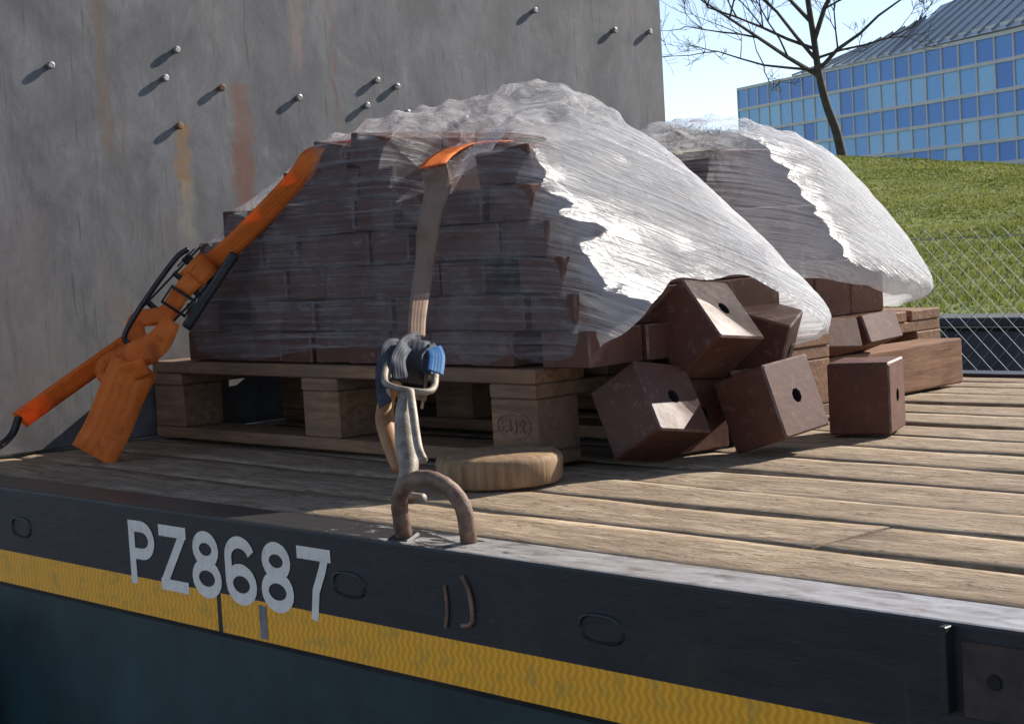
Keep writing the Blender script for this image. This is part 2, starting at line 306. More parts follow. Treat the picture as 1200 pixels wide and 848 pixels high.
def tube(b, pts, rad, n=8, closed=False, mi=0):
    pts = [Vector(p) for p in pts]; rings = []; k = len(pts)
    if not isinstance(rad, (list, tuple)): rad = [rad]*k
    ref = None
    for i, p in enumerate(pts):
        t = (pts[(i+1) % k if closed else min(i+1, k-1)] - pts[(i-1) % k if closed else max(i-1, 0)]).normalized()
        if ref is None: ref = t.orthogonal().normalized()
        ref = (ref - t*ref.dot(t)).normalized(); s = t.cross(ref)
        rings.append([b.verts.new(p + rad[i]*(math.cos(j*2*math.pi/n)*ref + math.sin(j*2*math.pi/n)*s)) for j in range(n)])
    for i in range(k if closed else k-1):
        A, B = rings[i], rings[(i+1) % k]
        for j in range(n): b.faces.new((A[j], A[(j+1) % n], B[(j+1) % n], B[j])).material_index = mi
    if not closed:
        b.faces.new(rings[0][::-1]).material_index = mi; b.faces.new(rings[-1]).material_index = mi
def catmull(P, n=8):
    P = [Vector(p) for p in P]; out = []
    for i in range(len(P)-1):
        a, b_, c_, d = P[max(i-1, 0)], P[i], P[i+1], P[min(i+2, len(P)-1)]
        for k in range(n):
            t = k/n; out.append(0.5*((2*b_) + (c_-a)*t + (2*a-5*b_+4*c_-d)*t*t + (3*b_-a-3*c_+d)*t**3))
    out.append(P[-1]); return out
def ribbon(path, sides, width, thick=0.0025, n=8, cols=4, ripple=0.0):
    """woven strap: path points, sideways vectors; a thin solid with UVs"""
    pp = catmull(path, n); ss = catmull(sides, n); ww = width if isinstance(width, (list, tuple)) else [width]*len(path)
    ws = [q.x for q in catmull([(w, 0, 0) for w in ww], n)]
    b = bmesh.new(); uvl = b.loops.layers.uv.new('UVMap'); top = []; bot = []
    for i, p in enumerate(pp):
        t = (pp[min(i+1, len(pp)-1)] - pp[max(i-1, 0)]).normalized(); s = ss[i] - t*ss[i].dot(t); s.normalize(); nn = t.cross(s)
        tr = []; br = []
        for j in range(cols+1):
            e = j/cols-0.5; bow = ripple*math.sin(i*0.9)*(0.25-e*e)*4*ws[i]
            q = p + s*e*ws[i] + nn*bow
            tr.append(b.verts.new(q+nn*thick/2)); br.append(b.verts.new(q-nn*thick/2))
        top.append(tr); bot.append(br)
    def face(vs, uvs):
        f = b.faces.new(vs)
        for l_, w_ in zip(f.loops, uvs): l_[uvl].uv = w_
        f.smooth = True
    for i in range(len(pp)-1):
        for j in range(cols):
            u0_, u1_ = j/cols, (j+1)/cols; v0, v1 = i*0.1, (i+1)*0.1
            face((top[i][j], top[i][j+1], top[i+1][j+1], top[i+1][j]), ((u0_, v0), (u1_, v0), (u1_, v1), (u0_, v1)))
            face((bot[i][j+1], bot[i][j], bot[i+1][j], bot[i+1][j+1]), ((u1_, v0), (u0_, v0), (u0_, v1), (u1_, v1)))
        for j, sgn in ((0, 1), (cols, -1)):
            q = (top[i][j], top[i+1][j], bot[i+1][j], bot[i][j]); q = q if sgn > 0 else q[::-1]
            face(q, ((j/cols, 0),)*4)
    for i in (0, -1):
        b.faces.new([*top[i], *bot[i][::-1]][::(1 if i else -1)])
    return b

# ------------------------------------------------------------------ setting: ground, bank
GZ = -1.2
g = bmesh.new(); bmesh.ops.create_grid(g, x_segments=2, y_segments=2, size=2500); 
o = link('ground', g, 'asphalt'); o.location = (0, 0, GZ); tag(o, None, None, kind='structure')
def crest(x): return max(0.5, min(3.2, 1.1 + 0.118*(-13.85-x)))
def bank_z(x, y):
    t = min(1, max(0, (y-4.95)/17.2)); e = t*t*(3-2*t)*0.35 + t*0.65
    z = -0.12 + (crest(x*23.35/max(23.35, y+1.35))+0.12)*e - max(0, y-23)*0.012
    if y > 23: return max(0.3, z)
    k = min(1, max(0, 1-t))
    return z + noise.noise((x*0.35, y*0.35, 3))*0.10*min(1, t*4)*k*2 + noise.noise((x*1.3, y*1.3, 9))*0.03
xs = np.concatenate([np.linspace(-600, -40, 12), np.linspace(-38, 12, 120), np.linspace(14, 600, 12)])
ys = np.concatenate([np.linspace(4.93, 24, 70), np.linspace(26, 700, 16)])
vs = [(x, y, bank_z(x, y)) for y in ys for x in xs]; nx = len(xs)
fs = [(j*nx+i, j*nx+i+1, (j+1)*nx+i+1, (j+1)*nx+i) for j in range(len(ys)-1) for i in range(nx-1)]
me = bpy.data.meshes.new('grass_bank'); me.from_pydata(vs, [], fs)
tag(link('grass_bank', me, 'grass_ground', smooth=True), None, None, kind='structure')
# grass blades
V = []; F = []
for k in range(52000):
    t = random.random(); y = 5.1 + 17.5*t**0.8; xc = -0.62*(y+1.35)*1.02
    x = xc + random.uniform(-0.17, 0.17)*(y+1.35)
    z = bank_z(x, y); h = random.uniform(0.012, 0.042)*(0.6+0.9*max(0, noise.noise((x*0.7, y*0.7, 1))))*(0.9 + y*0.02); an = random.random()*6.28
    dx, dy = math.cos(an)*0.012*(0.7+y*0.06), math.sin(an)*0.012*(0.7+y*0.06); lx, ly = random.uniform(-0.5, 0.5)*h, random.uniform(-0.5, 0.5)*h
    i = len(V); V += [(x-dx, y-dy, z-0.01), (x+dx, y+dy, z-0.01), (x+lx, y+ly, z+h)]; F.append((i, i+1, i+2))
me = bpy.data.meshes.new('grass'); me.from_pydata(V, [], F)
tag(link('grass', me, 'grass_blades'), 'uneven green grass covering the sunny bank', 'grass', kind='stuff')
# retaining wall in front of the bank: cast blocks side by side
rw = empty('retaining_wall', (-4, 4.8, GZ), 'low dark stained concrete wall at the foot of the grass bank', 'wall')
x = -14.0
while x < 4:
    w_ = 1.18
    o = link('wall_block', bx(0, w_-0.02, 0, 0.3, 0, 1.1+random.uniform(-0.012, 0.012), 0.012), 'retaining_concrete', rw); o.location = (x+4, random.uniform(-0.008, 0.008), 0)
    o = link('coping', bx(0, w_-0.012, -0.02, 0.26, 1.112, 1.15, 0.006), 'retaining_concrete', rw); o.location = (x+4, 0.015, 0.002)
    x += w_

# ------------------------------------------------------------------ far building
ub = Vector((-0.87643, 0.48153, 0)); nb = Vector((-0.48153, -0.87643, 0))
B0 = Vector((-96.93, 162.99, 0))
bl = empty('office_building', (B0.x, B0.y, 1.1), 'long glass office block with blue window panels behind the grass bank', 'building')
bl.matrix_world = Matrix(((ub.x, -nb.x, 0, B0.x), (ub.y, -nb.y, 0, B0.y), (0, 0, 1, 0), (0, 0, 0, 1)))
# local: x along facade (away/left), y into the building, z up (absolute)
S0, S1 = -24.0, 76.9; levels = [0.6, 3.1, 5.7, 8.13, 10.76, 13.43, 16.56, 19.4]
def lev(i, s): return levels[i] + 0.020*max(0, s)*(levels[i]-1)/18
link('wall', bx(S0, S1, 0.5, 14, 0.5, 20.7), 'mullion', bl)
ncol = 26; cw = (S1-S0)/ncol
for i in range(len(levels)-1):
    dark = i % 2 == 0
    for k in range(ncol):
        s0 = S0+k*cw; s1 = s0+cw; z0 = lev(i, (s0+s1)/2); z1 = lev(i+1, (s0+s1)/2)
        b = bmesh.new(); e = 0.26
        vs = [b.verts.new(q) for q in ((s0+e, 0.2, z0+0.14), (s1-e, 0.2, z0+0.14), (s1-e, 0.2, z1-0.14), (s0+e, 0.2, z1-0.14))]
        ws = [b.verts.new(w_.co+Vector((0, 0.32, 0))) for w_ in vs]
        b.faces.new(vs[::1]); 
        for j in range(4): b.faces.new((vs[j], ws[j], ws[(j+1) % 4], vs[(j+1) % 4]))
        bmesh.ops.recalc_face_normals(b, faces=b.faces)
        wv = link('window', b, 'glass_dark' if (dark ^ (random.random() < 0.12)) else 'glass_light', bl)
for i in range(1, len(levels)):
    b = bmesh.new()
    h = 0.20; za, zb = lev(i, S0), lev(i, S1)
    for yy in (0.0, 0.55):
        pass
    vs = [b.verts.new(q) for q in ((S0, 0.02, za-h), (0, 0.02, levels[i]-h), (S1, 0.02, zb-h), (S1, 0.02, zb+h), (0, 0.02, levels[i]+h), (S0, 0.02, za+h))]
    f_ = b.faces.new(vs); r_ = bmesh.ops.extrude_face_region(b, geom=[f_]); bmesh.ops.translate(b, vec=(0, 0.6, 0), verts=[q for q in r_['geom'] if isinstance(q, bmesh.types.BMVert)])
    bmesh.ops.recalc_face_normals(b, faces=b.faces)
    link('ledge', b, 'mullion', bl)
for k in range(ncol+1):
    s0 = S0+k*cw; link('mullion', bx(s0-0.13, s0+0.13, 0.08, 0.6, 0.5, lev(len(levels)-1, s0)-0.14), 'mullion', bl)
def roof_piece(s0, s1, zt0, zt1, y1):
    b = bmesh.new(); e0, e1 = lev(7, s0)+0.15, lev(7, s1)+0.15
    vs = [b.verts.new(q) for q in ((s0, -0.2, e0), (s1, -0.2, e1), (s1, y1, zt1), (s0, y1, zt0), (s0, y1, e0-0.3), (s1, y1, e1-0.3))]
    for q in ((0, 1, 2, 3), (3, 2, 5, 4), (0, 3, 4), (1, 5, 2), (0, 4, 5, 1)): b.faces.new([vs[i] for i in q])
    bmesh.ops.recalc_face_normals(b, faces=b.faces)
    rf = link('roof', b, 'roof_metal', bl)
    n_ = int((s1-s0)/3.0)
    for k in range(n_+1):
        s = s0+(s1-s0)*k/n_; z0 = e0+(e1-e0)*k/n_; z1 = zt0+(zt1-zt0)*k/n_; sb = min(s1, max(s0, s-4.2)); zb = zt0+(zt1-zt0)*(sb-s0)/(s1-s0)
        b = bmesh.new(); tube(b, [(s, -0.2, z0+0.15), (sb, y1, zb+0.15)], 0.16, 4); link('seam', b, 'roof_seam', rf)
roof_piece(S0, 27.0, 27.5, 26.0, 7)
roof_piece(27.02, 56.0, 24.6, 22.2, 5)
bld_children = True

# ------------------------------------------------------------------ bare tree and shrubs on the crest
def branch_tree(name, base, label, guides, trunk, seed, depth=4, mat='bark'):
    random.seed(seed)
    root = empty(name, base, label, 'tree')
    b = bmesh.new(); tube(b, catmull(trunk, 5), [0.085*(1-0.55*i/(5*(len(trunk)-1))) for i in range(5*(len(trunk)-1)+1)], 9); link('trunk', b, mat, root, True)
    cr = bmesh.new()
    def grow(p, d, ln, rad, lvl):
        pts = [p]; q = p.copy(); dd = d.copy(); n_ = 4
        for i in range(n_):
            dd = (dd + Vector((random.uniform(-1, 1), random.uniform(-1, 1), random.uniform(-0.6, 1)))*0.22).normalized(); q = q + dd*ln/n_; pts.append(q.copy())
        tube(cr, pts, [max(0.004, 0.8*rad*(1-0.6*i/n_)) for i in range(n_+1)], 5 if lvl < 2 else 3)
        if lvl < depth:
            for k in range(random.choice((3, 4, 5)) if lvl < 3 else 3):
                i = random.randint(1, n_); s = Vector((random.uniform(-1, 1), random.uniform(-1, 1), random.uniform(-0.35, 0.8))).normalized()
                grow(pts[i], (dd*0.75+s*0.75).normalized(), ln*random.uniform(0.42, 0.7), max(0.004, rad*0.5), lvl+1)
    for (p, d, ln, rad) in guides: grow(Vector(p), Vector(d).normalized(), ln, rad, 1)
    link('crown', cr, mat, root)
    return root
ez = bank_z(-17.1, 22.3)
def pl(px, py, off=0.0):   # metres on the crest plane, relative to the trunk foot, from right/up offsets
    v = rt*px + up*py + fw*off; return v
T0 = Vector((-17.1, 22.32, ez-0.15))
tr = [(0, 0, 0)] + [tuple(pl(px, py)) for px, py in ((-0.12, 0.55), (-0.30, 1.05), (-0.42, 1.55), (-0.50, 2.1), (-0.62, 2.9), (-0.70, 3.7))]
gd = []
for px, py, dx, dy, do, ln, rad in ((-0.42, 1.5, -1, 0.42, 0.1, 2.4, 0.055), (-0.45, 1.75, -1, 0.75, -0.5, 2.2, 0.045), (-0.44, 1.6, -1, 0.12, 0.5, 1.9, 0.035), (-0.42, 1.6, 0.8, 0.7, 0.2, 2.0, 0.05), (-0.5, 2.1, 0.35, 1, -0.3, 2.2, 0.06),
                                (-0.55, 2.4, -0.6, 1, 0.3, 2.0, 0.05), (-0.48, 1.95, -1, 0.3, -0.2, 2.2, 0.04), (-0.65, 3.1, 0.5, 1, 0.5, 1.8, 0.04), (-0.66, 3.3, -0.7, 0.8, -0.4, 1.8, 0.04), (-0.45, 1.8, 0.9, 0.35, -0.4, 1.6, 0.032), (-0.70, 3.7, 0.0, 1, 0, 1.6, 0.05)):
    gd.append((pl(px, py), pl(dx, dy, do), ln, rad))
branch_tree('bare_tree', T0, 'leafless tree with spreading branches on top of the grass bank', gd, tr, 11, depth=5)
def shrub(px, Z, w, h, seed, label):
    random.seed(seed); d = fw + rt*((px-600)/2000.0); p = CAM + d*Z; x, y = p.x, p.y; z = bank_z(x, y)
    root = empty('shrub', (x, y, z-0.05), label, 'shrub', 'bare shrubs along the crest')
    b = bmesh.new()
    for k in range(150):
        an = random.random()*6.28; rr = random.random()**0.5*w; q = Vector((math.cos(an)*rr*0.6, math.sin(an)*rr*0.6, 0)); hh = h*random.uniform(0.5, 1.0)*(1-0.4*rr/w)
        e = Vector((math.cos(an)*rr, math.sin(an)*rr, hh)) + Vector((random.uniform(-.15, .15), random.uniform(-.15, .15), 0)); mid = (q+e)/2 + Vector((random.uniform(-.08, .08), random.uniform(-.08, .08), 0.06))
        tube(b, [q, mid, e], [0.014, 0.010, 0.004], 3)
        for j in range(4):
            t = random.uniform(0.35, 1); s = mid.lerp(e, t); tube(b, [s, s+Vector((random.uniform(-.2, .2), random.uniform(-.2, .2), random.uniform(0.02, .22)))], [0.007, 0.003], 3)
    link('crown', b, 'twig', root)
    b = bmesh.new(); tube(b, [(0, 0, -0.05), (0.02, 0, 0.2), (0.05, 0.02, 0.4)], [0.05, 0.04, 0.02], 6); link('trunk', b, 'bark', root)
for i, (px, Z, w, h) in enumerate(((770, 30.5, 0.5, 0.45), (800, 31, 0.55, 0.50), (832, 31.5, 0.5, 0.42), (858, 31, 0.45, 0.40), (745, 30, 0.5, 0.45), (890, 31, 0.45, 0.35))):
    shrub(px, Z, w, h, 20+i, 'brown leafless shrub in the row on the crest beyond the bulkhead')

# ------------------------------------------------------------------ chain-link fence
fe = empty('chain_link_fence', (-4, 3.6, GZ), 'grey chain-link fence between the wagon and the grass bank', 'fence')
x0, x1, z0, z1, pt = -9.0, 4.0, 0.03, 1.53, 0.058
b = bmesh.new(); H = z1-z0
k = -int(H/pt)-1
while k*pt < (x1-x0):
    for sg in (1, -1):
        # straight diagonal wires, alternately in front and behind
        if sg > 0: xa, xb = k*pt, k*pt+H
        else: xa, xb = k*pt+H, k*pt
        ta, tb = 0.0, 1.0
        lo, hi = 0.0, x1-x0
        d = xb-xa
        t_a = (lo-xa)/d; t_b = (hi-xa)/d; t0_, t1_ = max(0, min(t_a, t_b)), min(1, max(t_a, t_b))
        if t1_-t0_ > 0.01:
            P = lambda t: (x0+4+xa+d*t, 0.002*sg, z0+H*t)
            tube(b, [P(t0_), P(t1_)], 0.0010, 4)
    k += 1
link('wire_mesh', b, 'galvanised', fe)
for xp in (-9.02, -6.6, -4.4, -1.6, 1.2, 4.02):
    b = bmesh.new(); tube(b, [(xp+4, 0.045, -0.2), (xp+4, 0.045, 1.57)], 0.03, 12); link('post', b, 'galvanised', fe, True)
for zz in (0.1, 1.50):
    b = bmesh.new(); tube(b, [(x0+4, 0.008, zz), (x1+4, 0.008, zz)], 0.0013, 6); link('tension_wire', b, 'galvanised', fe)

# ------------------------------------------------------------------ flatbed wagon
XL, XR, DW = -4.9, 3.6, 2.262
wg = empty('flatbed_wagon', (0, 1.13, GZ), 'flatbed wagon with weathered plank deck and black side rail numbered PZ8687', 'wagon')
def wl(name, b, mats, parent=wg, smooth=False, at=(0, 0, 0)):
    o = link(name, b, mats, parent, smooth)
    o.location = Vector(at) - (Vector((0, 1.13, GZ)) if parent is wg else Vector()); return o
# planks
ye = [0.086, 0.243, 0.4065, 0.5517, 0.71, 0.865, 1.02, 1.175, 1.33, 1.485, 1.64, 1.795, 1.95, 2.176]
ye = ye[:-1] + [2.06, 2.176]
def plank(w, L, seed):
    b = bmesh.new(); nx_, ny_ = max(6, int(L/0.07)), 5; g_ = []
    for i in range(nx_+1):
        row = []
        for j in range(ny_+1):
            x_ = L*i/nx_; y_ = w*j/ny_
            edge = 1.0 if j in (0, ny_) else 0.0
            z_ = noise.noise((x_*2.2, y_*14, seed*3.7))*0.0032 - edge*(0.0015+0.003*max(0, noise.noise((x_*6, j, seed*1.3))))
            if edge: y_ += (0.001+0.0022*noise.noise((x_*5, j*3.1, seed)))*(1 if j == 0 else -1)
            row.append(b.verts.new((x_, y_, z_)))
        g_.append(row)
    for i in range(nx_):
        for j in range(ny_): b.faces.new((g_[i][j], g_[i+1][j], g_[i+1][j+1], g_[i][j+1])).smooth = True
    bot = [[b.verts.new((L*i/nx_, q, -0.045)) for q in (0.002, w-0.002)] for i in (0, nx_)]
    for i in range(0, nx_):
        pass
    lo0 = [b.verts.new((v_.co.x, v_.co.y, -0.045)) for v_ in (r_[0] for r_ in g_)]; lo1 = [b.verts.new((v_.co.x, v_.co.y, -0.045)) for v_ in (r_[-1] for r_ in g_)]
    for i in range(nx_):
        b.faces.new((g_[i][0], lo0[i], lo0[i+1], g_[i+1][0])); b.faces.new((g_[i][-1], g_[i+1][-1], lo1[i+1], lo1[i]))
        b.faces.new((lo0[i], lo1[i], lo1[i+1], lo0[i+1]))
    b.faces.new([*g_[0], lo1[0], lo0[0]]); b.faces.new([*g_[-1][::-1], lo0[-1], lo1[-1]])
    for q in bot:
        for v_ in q: b.verts.remove(v_)
    return b
for j in range(len(ye)-1):
    cuts = [XL+0.02, random.uniform(-1.55, -0.3) if j not in (2, 3) else random.uniform(0.2, 0.8), random.uniform(1.2, 2.2), XR-0.02]
    for k in range(3):
        w_ = ye[j+1]-ye[j]-0.001
        wl('plank', plank(w_, cuts[k+1]-cuts[k]-0.004, j*7+k), 'deck_wood', at=(cuts[k], ye[j]+0.0005, -0.004+random.uniform(-0.002, 0.0015)))
# side rails (C-channel): web with rounded top edge, worn top flange
def rail(name, y0, sgn):
    b = bmesh.new(); prof = [(0.002, -0.178, 0), (0.0, -0.170, 0), (0.0, -0.004, 0), (0.0012, -0.001, 1), (0.004, 0.0, 1), (0.0795, 0.0, 1), (0.0795, -0.010, 0), (0.012, -0.012, 0), (0.012, -0.166, 0), (0.075, -0.168, 0), (0.075, -0.178, 0)]
    nx_ = 60; rows = []
    for i in range(nx_+1):
        x_ = XL+(XR-XL)*i/nx_; rows.append([b.verts.new((x_, y0+sgn*p[0], p[1])) for p in prof])
    k = len(prof)
    for i in range(nx_):
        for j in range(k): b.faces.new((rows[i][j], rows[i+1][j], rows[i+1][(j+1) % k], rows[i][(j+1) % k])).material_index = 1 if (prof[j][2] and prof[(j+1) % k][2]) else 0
    b.faces.new(rows[0][::-1]); b.faces.new(rows[-1]); bmesh.ops.recalc_face_normals(b, faces=b.faces)
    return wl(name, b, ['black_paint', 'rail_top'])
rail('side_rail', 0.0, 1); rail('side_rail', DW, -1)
wl('end_rail', bx(XL-0.012, XL, 0.0, DW, -0.178, 0.0, 0.002), 'black_paint')
wl('end_rail', bx(XR, XR+0.012, 0.0, DW, -0.178, 0.0, 0.002), 'black_paint')
# chassis
for y_ in (0.55, 1.62): 
    b = bmesh.new(); box(b, XL+0.1, XR-0.1, y_, y_+0.012, -0.80, -0.20); box(b, XL+0.1, XR-0.1, y_-0.06, y_+0.08, -0.82, -0.802); box(b, XL+0.1, XR-0.1, y_-0.06, y_+0.08, -0.198, -0.182); wl('chassis_beam', b, 'teal_chassis')
x = XL+0.35
while x < XR:
    wl('cross_member', bx(x, x+0.05, 0.015, DW-0.015, -0.165, -0.06), 'black_paint'); x += 0.62
def wheel(x_, y_):
    b = bmesh.new(); n_ = 32; pr = [(0.20, 0.0), (0.36, 0.0), (0.385, 0.03), (0.385, 0.19), (0.36, 0.22), (0.20, 0.22)]; rg = []
    for i in range(n_):
        an = i*2*math.pi/n_; rg.append([b.verts.new((math.cos(an)*r_, q, math.sin(an)*r_)) for r_, q in pr])
    for i in range(n_):
        for j in range(len(pr)): b.faces.new((rg[i][j], rg[(i+1) % n_][j], rg[(i+1) % n_][(j+1) % len(pr)], rg[i][(j+1) % len(pr)]))
    bmesh.ops.recalc_face_normals(b, faces=b.faces)
    w_ = wl('wheel', b, 'black_rubber', at=(x_, y_, GZ+0.386))
    b = bmesh.new(); bmesh.ops.create_cone(b, cap_ends=True, segments=24, radius1=0.198, radius2=0.198, depth=0.12, matrix=Matrix.Translation((0, 0.11, 0)) @ Matrix.Rotation(R(90), 4, 'X')); link('rim', b, 'zinc_steel', w_)
for x_ in (-4.35, 1.7, 2.6):
    wheel(x_, 0.20); wheel(x_, DW-0.42)
    b = bmesh.new(); tube(b, [(x_, 0.3, GZ+0.386), (x_, DW-0.3, GZ+0.386)], 0.05, 10); wl('axle', b, 'black_paint')
# reflective tape in lengths
xc = XL+0.01; segs = []
for e_ in (-3.32, -2.115, -0.905, 0.30, 1.5, 2.7, XR-0.01): segs.append((xc, e_-0.006)); xc = e_+0.006
for s0, s1 in segs:
    wl('reflective_tape', bx(s0, s1, -0.0006, 0.0014, -0.1700, -0.1124), 'yellow_tape')
wl('scrape_patch', bx(-2.012, -1.994, -0.0014, 0.0005, -0.166, -0.118), 'grey_scrape')
# number stencil
def stroke(b, pts, w, y_, closed=False):
    P = [Vector((p[0], 0, p[1])) for p in pts]; n_ = len(P); L_ = []; R_ = []
    for i in range(n_):
        a_ = P[(i-1) % n_ if closed else max(i-1, 0)]; c_ = P[(i+1) % n_ if closed else min(i+1, n_-1)]
        t = (c_-a_).normalized(); nn = Vector((-t.z, 0, t.x)); L_.append(b.verts.new(P[i]+nn*w/2+Vector((0, y_, 0)))); R_.append(b.verts.new(P[i]-nn*w/2+Vector((0, y_, 0))))
    for i in range(n_ if closed else n_-1):
        j = (i+1) % n_; b.faces.new((L_[i], L_[j], R_[j], R_[i]))
def ell(cx_, cy_, rx, ry, a0, a1, n_=20): return [(cx_+rx*math.cos(R(a0+(a1-a0)*i/n_)), cy_+ry*math.sin(R(a0+(a1-a0)*i/n_))) for i in range(n_+1)]
GL = {'P': [([(0.09, 0), (0.09, 1)], 0), ([(0.10, 0.915), (0.32, 0.915)] + ell(0.32, 0.70, 0.22, 0.215, 90, -90, 14) + [(0.32, 0.485), (0.10, 0.485)], 0)],
      'Z': [([(0.02, 0.915), (0.62, 0.915)], 0), ([(0.56, 0.90), (0.08, 0.10)], 0), ([(0.02, 0.085), (0.62, 0.085)], 0)],
      '8': [(ell(0.32, 0.73, 0.20, 0.185, 0, 342, 19), 1), (ell(0.32, 0.295, 0.235, 0.21, 0, 342, 19), 1)],
      '6': [(ell(0.32, 0.30, 0.235, 0.215, 0, 342, 19), 1), ([(0.085, 0.30), (0.085, 0.60)] + ell(0.32, 0.68, 0.235, 0.235, 180, 20, 14), 0)],
      '7': [([(0.02, 0.915), (0.62, 0.915)], 0), ([(0.535, 0.93), (0.46, 0.70), (0.33, 0.40), (0.28, 0.0)], 0)]}
num = wl('wagon_number', bx(-2.362, -2.3605, -0.0005, 0.001, -0.03, -0.0285), 'white_paint')
num['label'] = 'white painted number PZ8687 on the black side rail'
hgt = 0.100
for k, ch in enumerate('PZ8687'):
    b = bmesh.new()
    for i, (pts, cl) in enumerate(GL[ch]): stroke(b, [(x_*hgt*1.28, z_*hgt) for x_, z_ in pts], 0.0175 if ch != '7' or i == 0 else 0.0155, -0.0002*i, bool(cl))
    bmesh.ops.recalc_face_normals(b, faces=b.faces)
    for f_ in b.faces:
        if f_.normal.y > 0: f_.normal_flip()
    o = link('character', b, 'white_paint', num); o.location = (-2.362+k*0.0895, -0.0009, -0.1235)
# pressed lashing pockets in the web
def pocket(x_, z_, w_, h_):
    b = bmesh.new()
    n_ = 16; ring = [(w_/2*math.copysign(abs(math.cos(i*2*math.pi/n_))**0.7, math.cos(i*2*math.pi/n_)), h_/2*math.copysign(abs(math.sin(i*2*math.pi/n_))**0.7, math.sin(i*2*math.pi/n_))) for i in range(n_)]
    prof = [(1.22, 0.0005), (1.12, -0.0025), (1.0, -0.003), (0.92, 0.0005)]
    rr = [[b.verts.new((px*s, d, pz*s)) for px, pz in ring] for s, d in prof]
    for q in range(len(prof)-1):
        for i in range(n_): b.faces.new((rr[q][i], rr[q][(i+1) % n_], rr[q+1][(i+1) % n_], rr[q+1][i]))
    f_ = b.faces.new(rr[-1]); f_.material_index = 1; bmesh.ops.recalc_face_normals(b, faces=b.faces)
    p = wl('lashing_pocket', b, ['black_paint', 'hole_dark'], at=(x_, 0, z_))
for x_ in (-2.72, -1.80, -1.335, -0.87+0.41, 0.05, 0.6, 1.2): pocket(x_, -0.066, 0.062, 0.030)
# rust scars, gusset
for pts, r_ in (([(-1.600, -0.002, -0.045), (-1.598, -0.002, -0.075), (-1.603, -0.002, -0.098)], 0.0022), ([(-1.566, -0.002, -0.03), (-1.553, -0.003, -0.05), (-1.552, -0.002, -0.085), (-1.572, -0.002, -0.092)], 0.003)):
    b = bmesh.new(); tube(b, catmull(pts, 4), r_, 6); wl('weld_scar', b, 'rust_mark')
wl('gusset', bx(-0.884, -0.876, -0.014, 0.001, -0.085, -0.003, 0.001), 'black_paint')
b = bx(-0.866, -0.800, -0.004, 0.0005, -0.088, -0.016, 0.001); pt_ = wl('rusty_plate', b, 'dark_rust')
b = bmesh.new(); bmesh.ops.create_cone(b, cap_ends=True, segments=14, radius1=0.008, radius2=0.007, depth=0.003, matrix=Matrix.Translation((-0.832, -0.0052, -0.05)) @ Matrix.Rotation(R(90), 4, 'X')); link('bolt_hole', b, 'hole_dark', pt_)
# lashing rings on the rail
def lash_ring(x_, lean):
    b = bmesh.new(); pts = [(-0.050, 0, -0.012), (-0.050, 0, 0.036)] + [(-0.050*math.cos(t), 0, 0.040+0.046*math.sin(t)) for t in [math.pi*i/12 for i in range(0, 13)]] + [(0.050, 0, 0.036), (0.050, 0, -0.012)]
    tube(b, pts, 0.0112, 10); o = wl('lashing_ring', b, 'rusty_bar', smooth=True, at=(x_, 0.035, 0.0)); o.rotation_euler = (lean, R(4), R(16))
    link('ring_socket', bx(-0.068, -0.034, -0.016, 0.016, -0.016, 0.002, 0.003), 'black_paint', o); link('ring_socket', bx(0.034, 0.068, -0.016, 0.016, -0.016, 0.002, 0.003), 'black_paint', o)
lash_ring(-1.655, R(14)); lash_ring(-3.13, R(6)); lash_ring(-0.15, R(5)); lash_ring(1.4, R(-6))

# ------------------------------------------------------------------ bulkhead plate with studs
XW = -3.2125
bk = tag(link('steel_bulkhead', bx(XW-0.06, XW, 0.02, 2.272, 0.0, 1.75, 0.004), 'bulkhead_steel'), 'tall grey rust-streaked bulkhead plate with short studs at the deck end', 'bulkhead')
bk.location = (0, 0, 0.001)
b = bmesh.new()
for zz, rr in ((0, 0.0065), (0.013, 0.0065), (0.0135, 0.0085), (0.0205, 0.0085), (0.022, 0.006)):
    pass
prof = [(0.0, 0.0060), (0.006, 0.0060), (0.0062, 0.0082), (0.0105, 0.0082), (0.0125, 0.0055)]
rg = [[b.verts.new((q, r_*math.cos(j*math.pi/6), r_*math.sin(j*math.pi/6))) for j in range(12)] for q, r_ in prof]
for i in range(len(prof)-1):
    for j in range(12): b.faces.new((rg[i][j], rg[i][(j+1) % 12], rg[i+1][(j+1) % 12], rg[i+1][j]))
b.faces.new(rg[-1]); bmesh.ops.recalc_face_normals(b, faces=b.faces)
sm = bpy.data.meshes.new('stud'); b.to_mesh(sm); b.free(); sm2 = sm.copy(); sm.materials.append(M['stud_steel']); sm2.materials.append(M['stud_rust'])
for y_, z_, rs in ((0.394, 0.789, 0), (0.696, 0.83, 0), (0.662, 0.769, 0), (0.806, 0.751, 1), (1.014, 0.733, 0), (0.69, 0.667, 1), (1.246, 0.777, 0), (1.307, 0.764, 0), (1.211, 0.717, 0), (1.335, 0.701, 0), (1.523, 0.688, 0), (1.785, 0.968, 0), (2.224, 0.931, 0), (2.082, 0.93, 0), (1.245, 0.61, 0), (1.315, 0.60, 0),
                   (0.45, 1.05, 0), (0.95, 1.10, 0), (1.5, 1.12, 0), (2.0, 1.2, 0), (0.3, 1.3, 1), (0.8, 1.42, 0), (1.3, 1.38, 0)):
    o = bpy.data.objects.new('stud', sm2 if rs else sm); COL.objects.link(o); o.parent = bk; o.location = (XW-0.0005, y_-0.009, z_-0.003)
    o.rotation_euler = (random.random()*6, R(random.uniform(-6, 6)), R(random.uniform(-6, 6)))

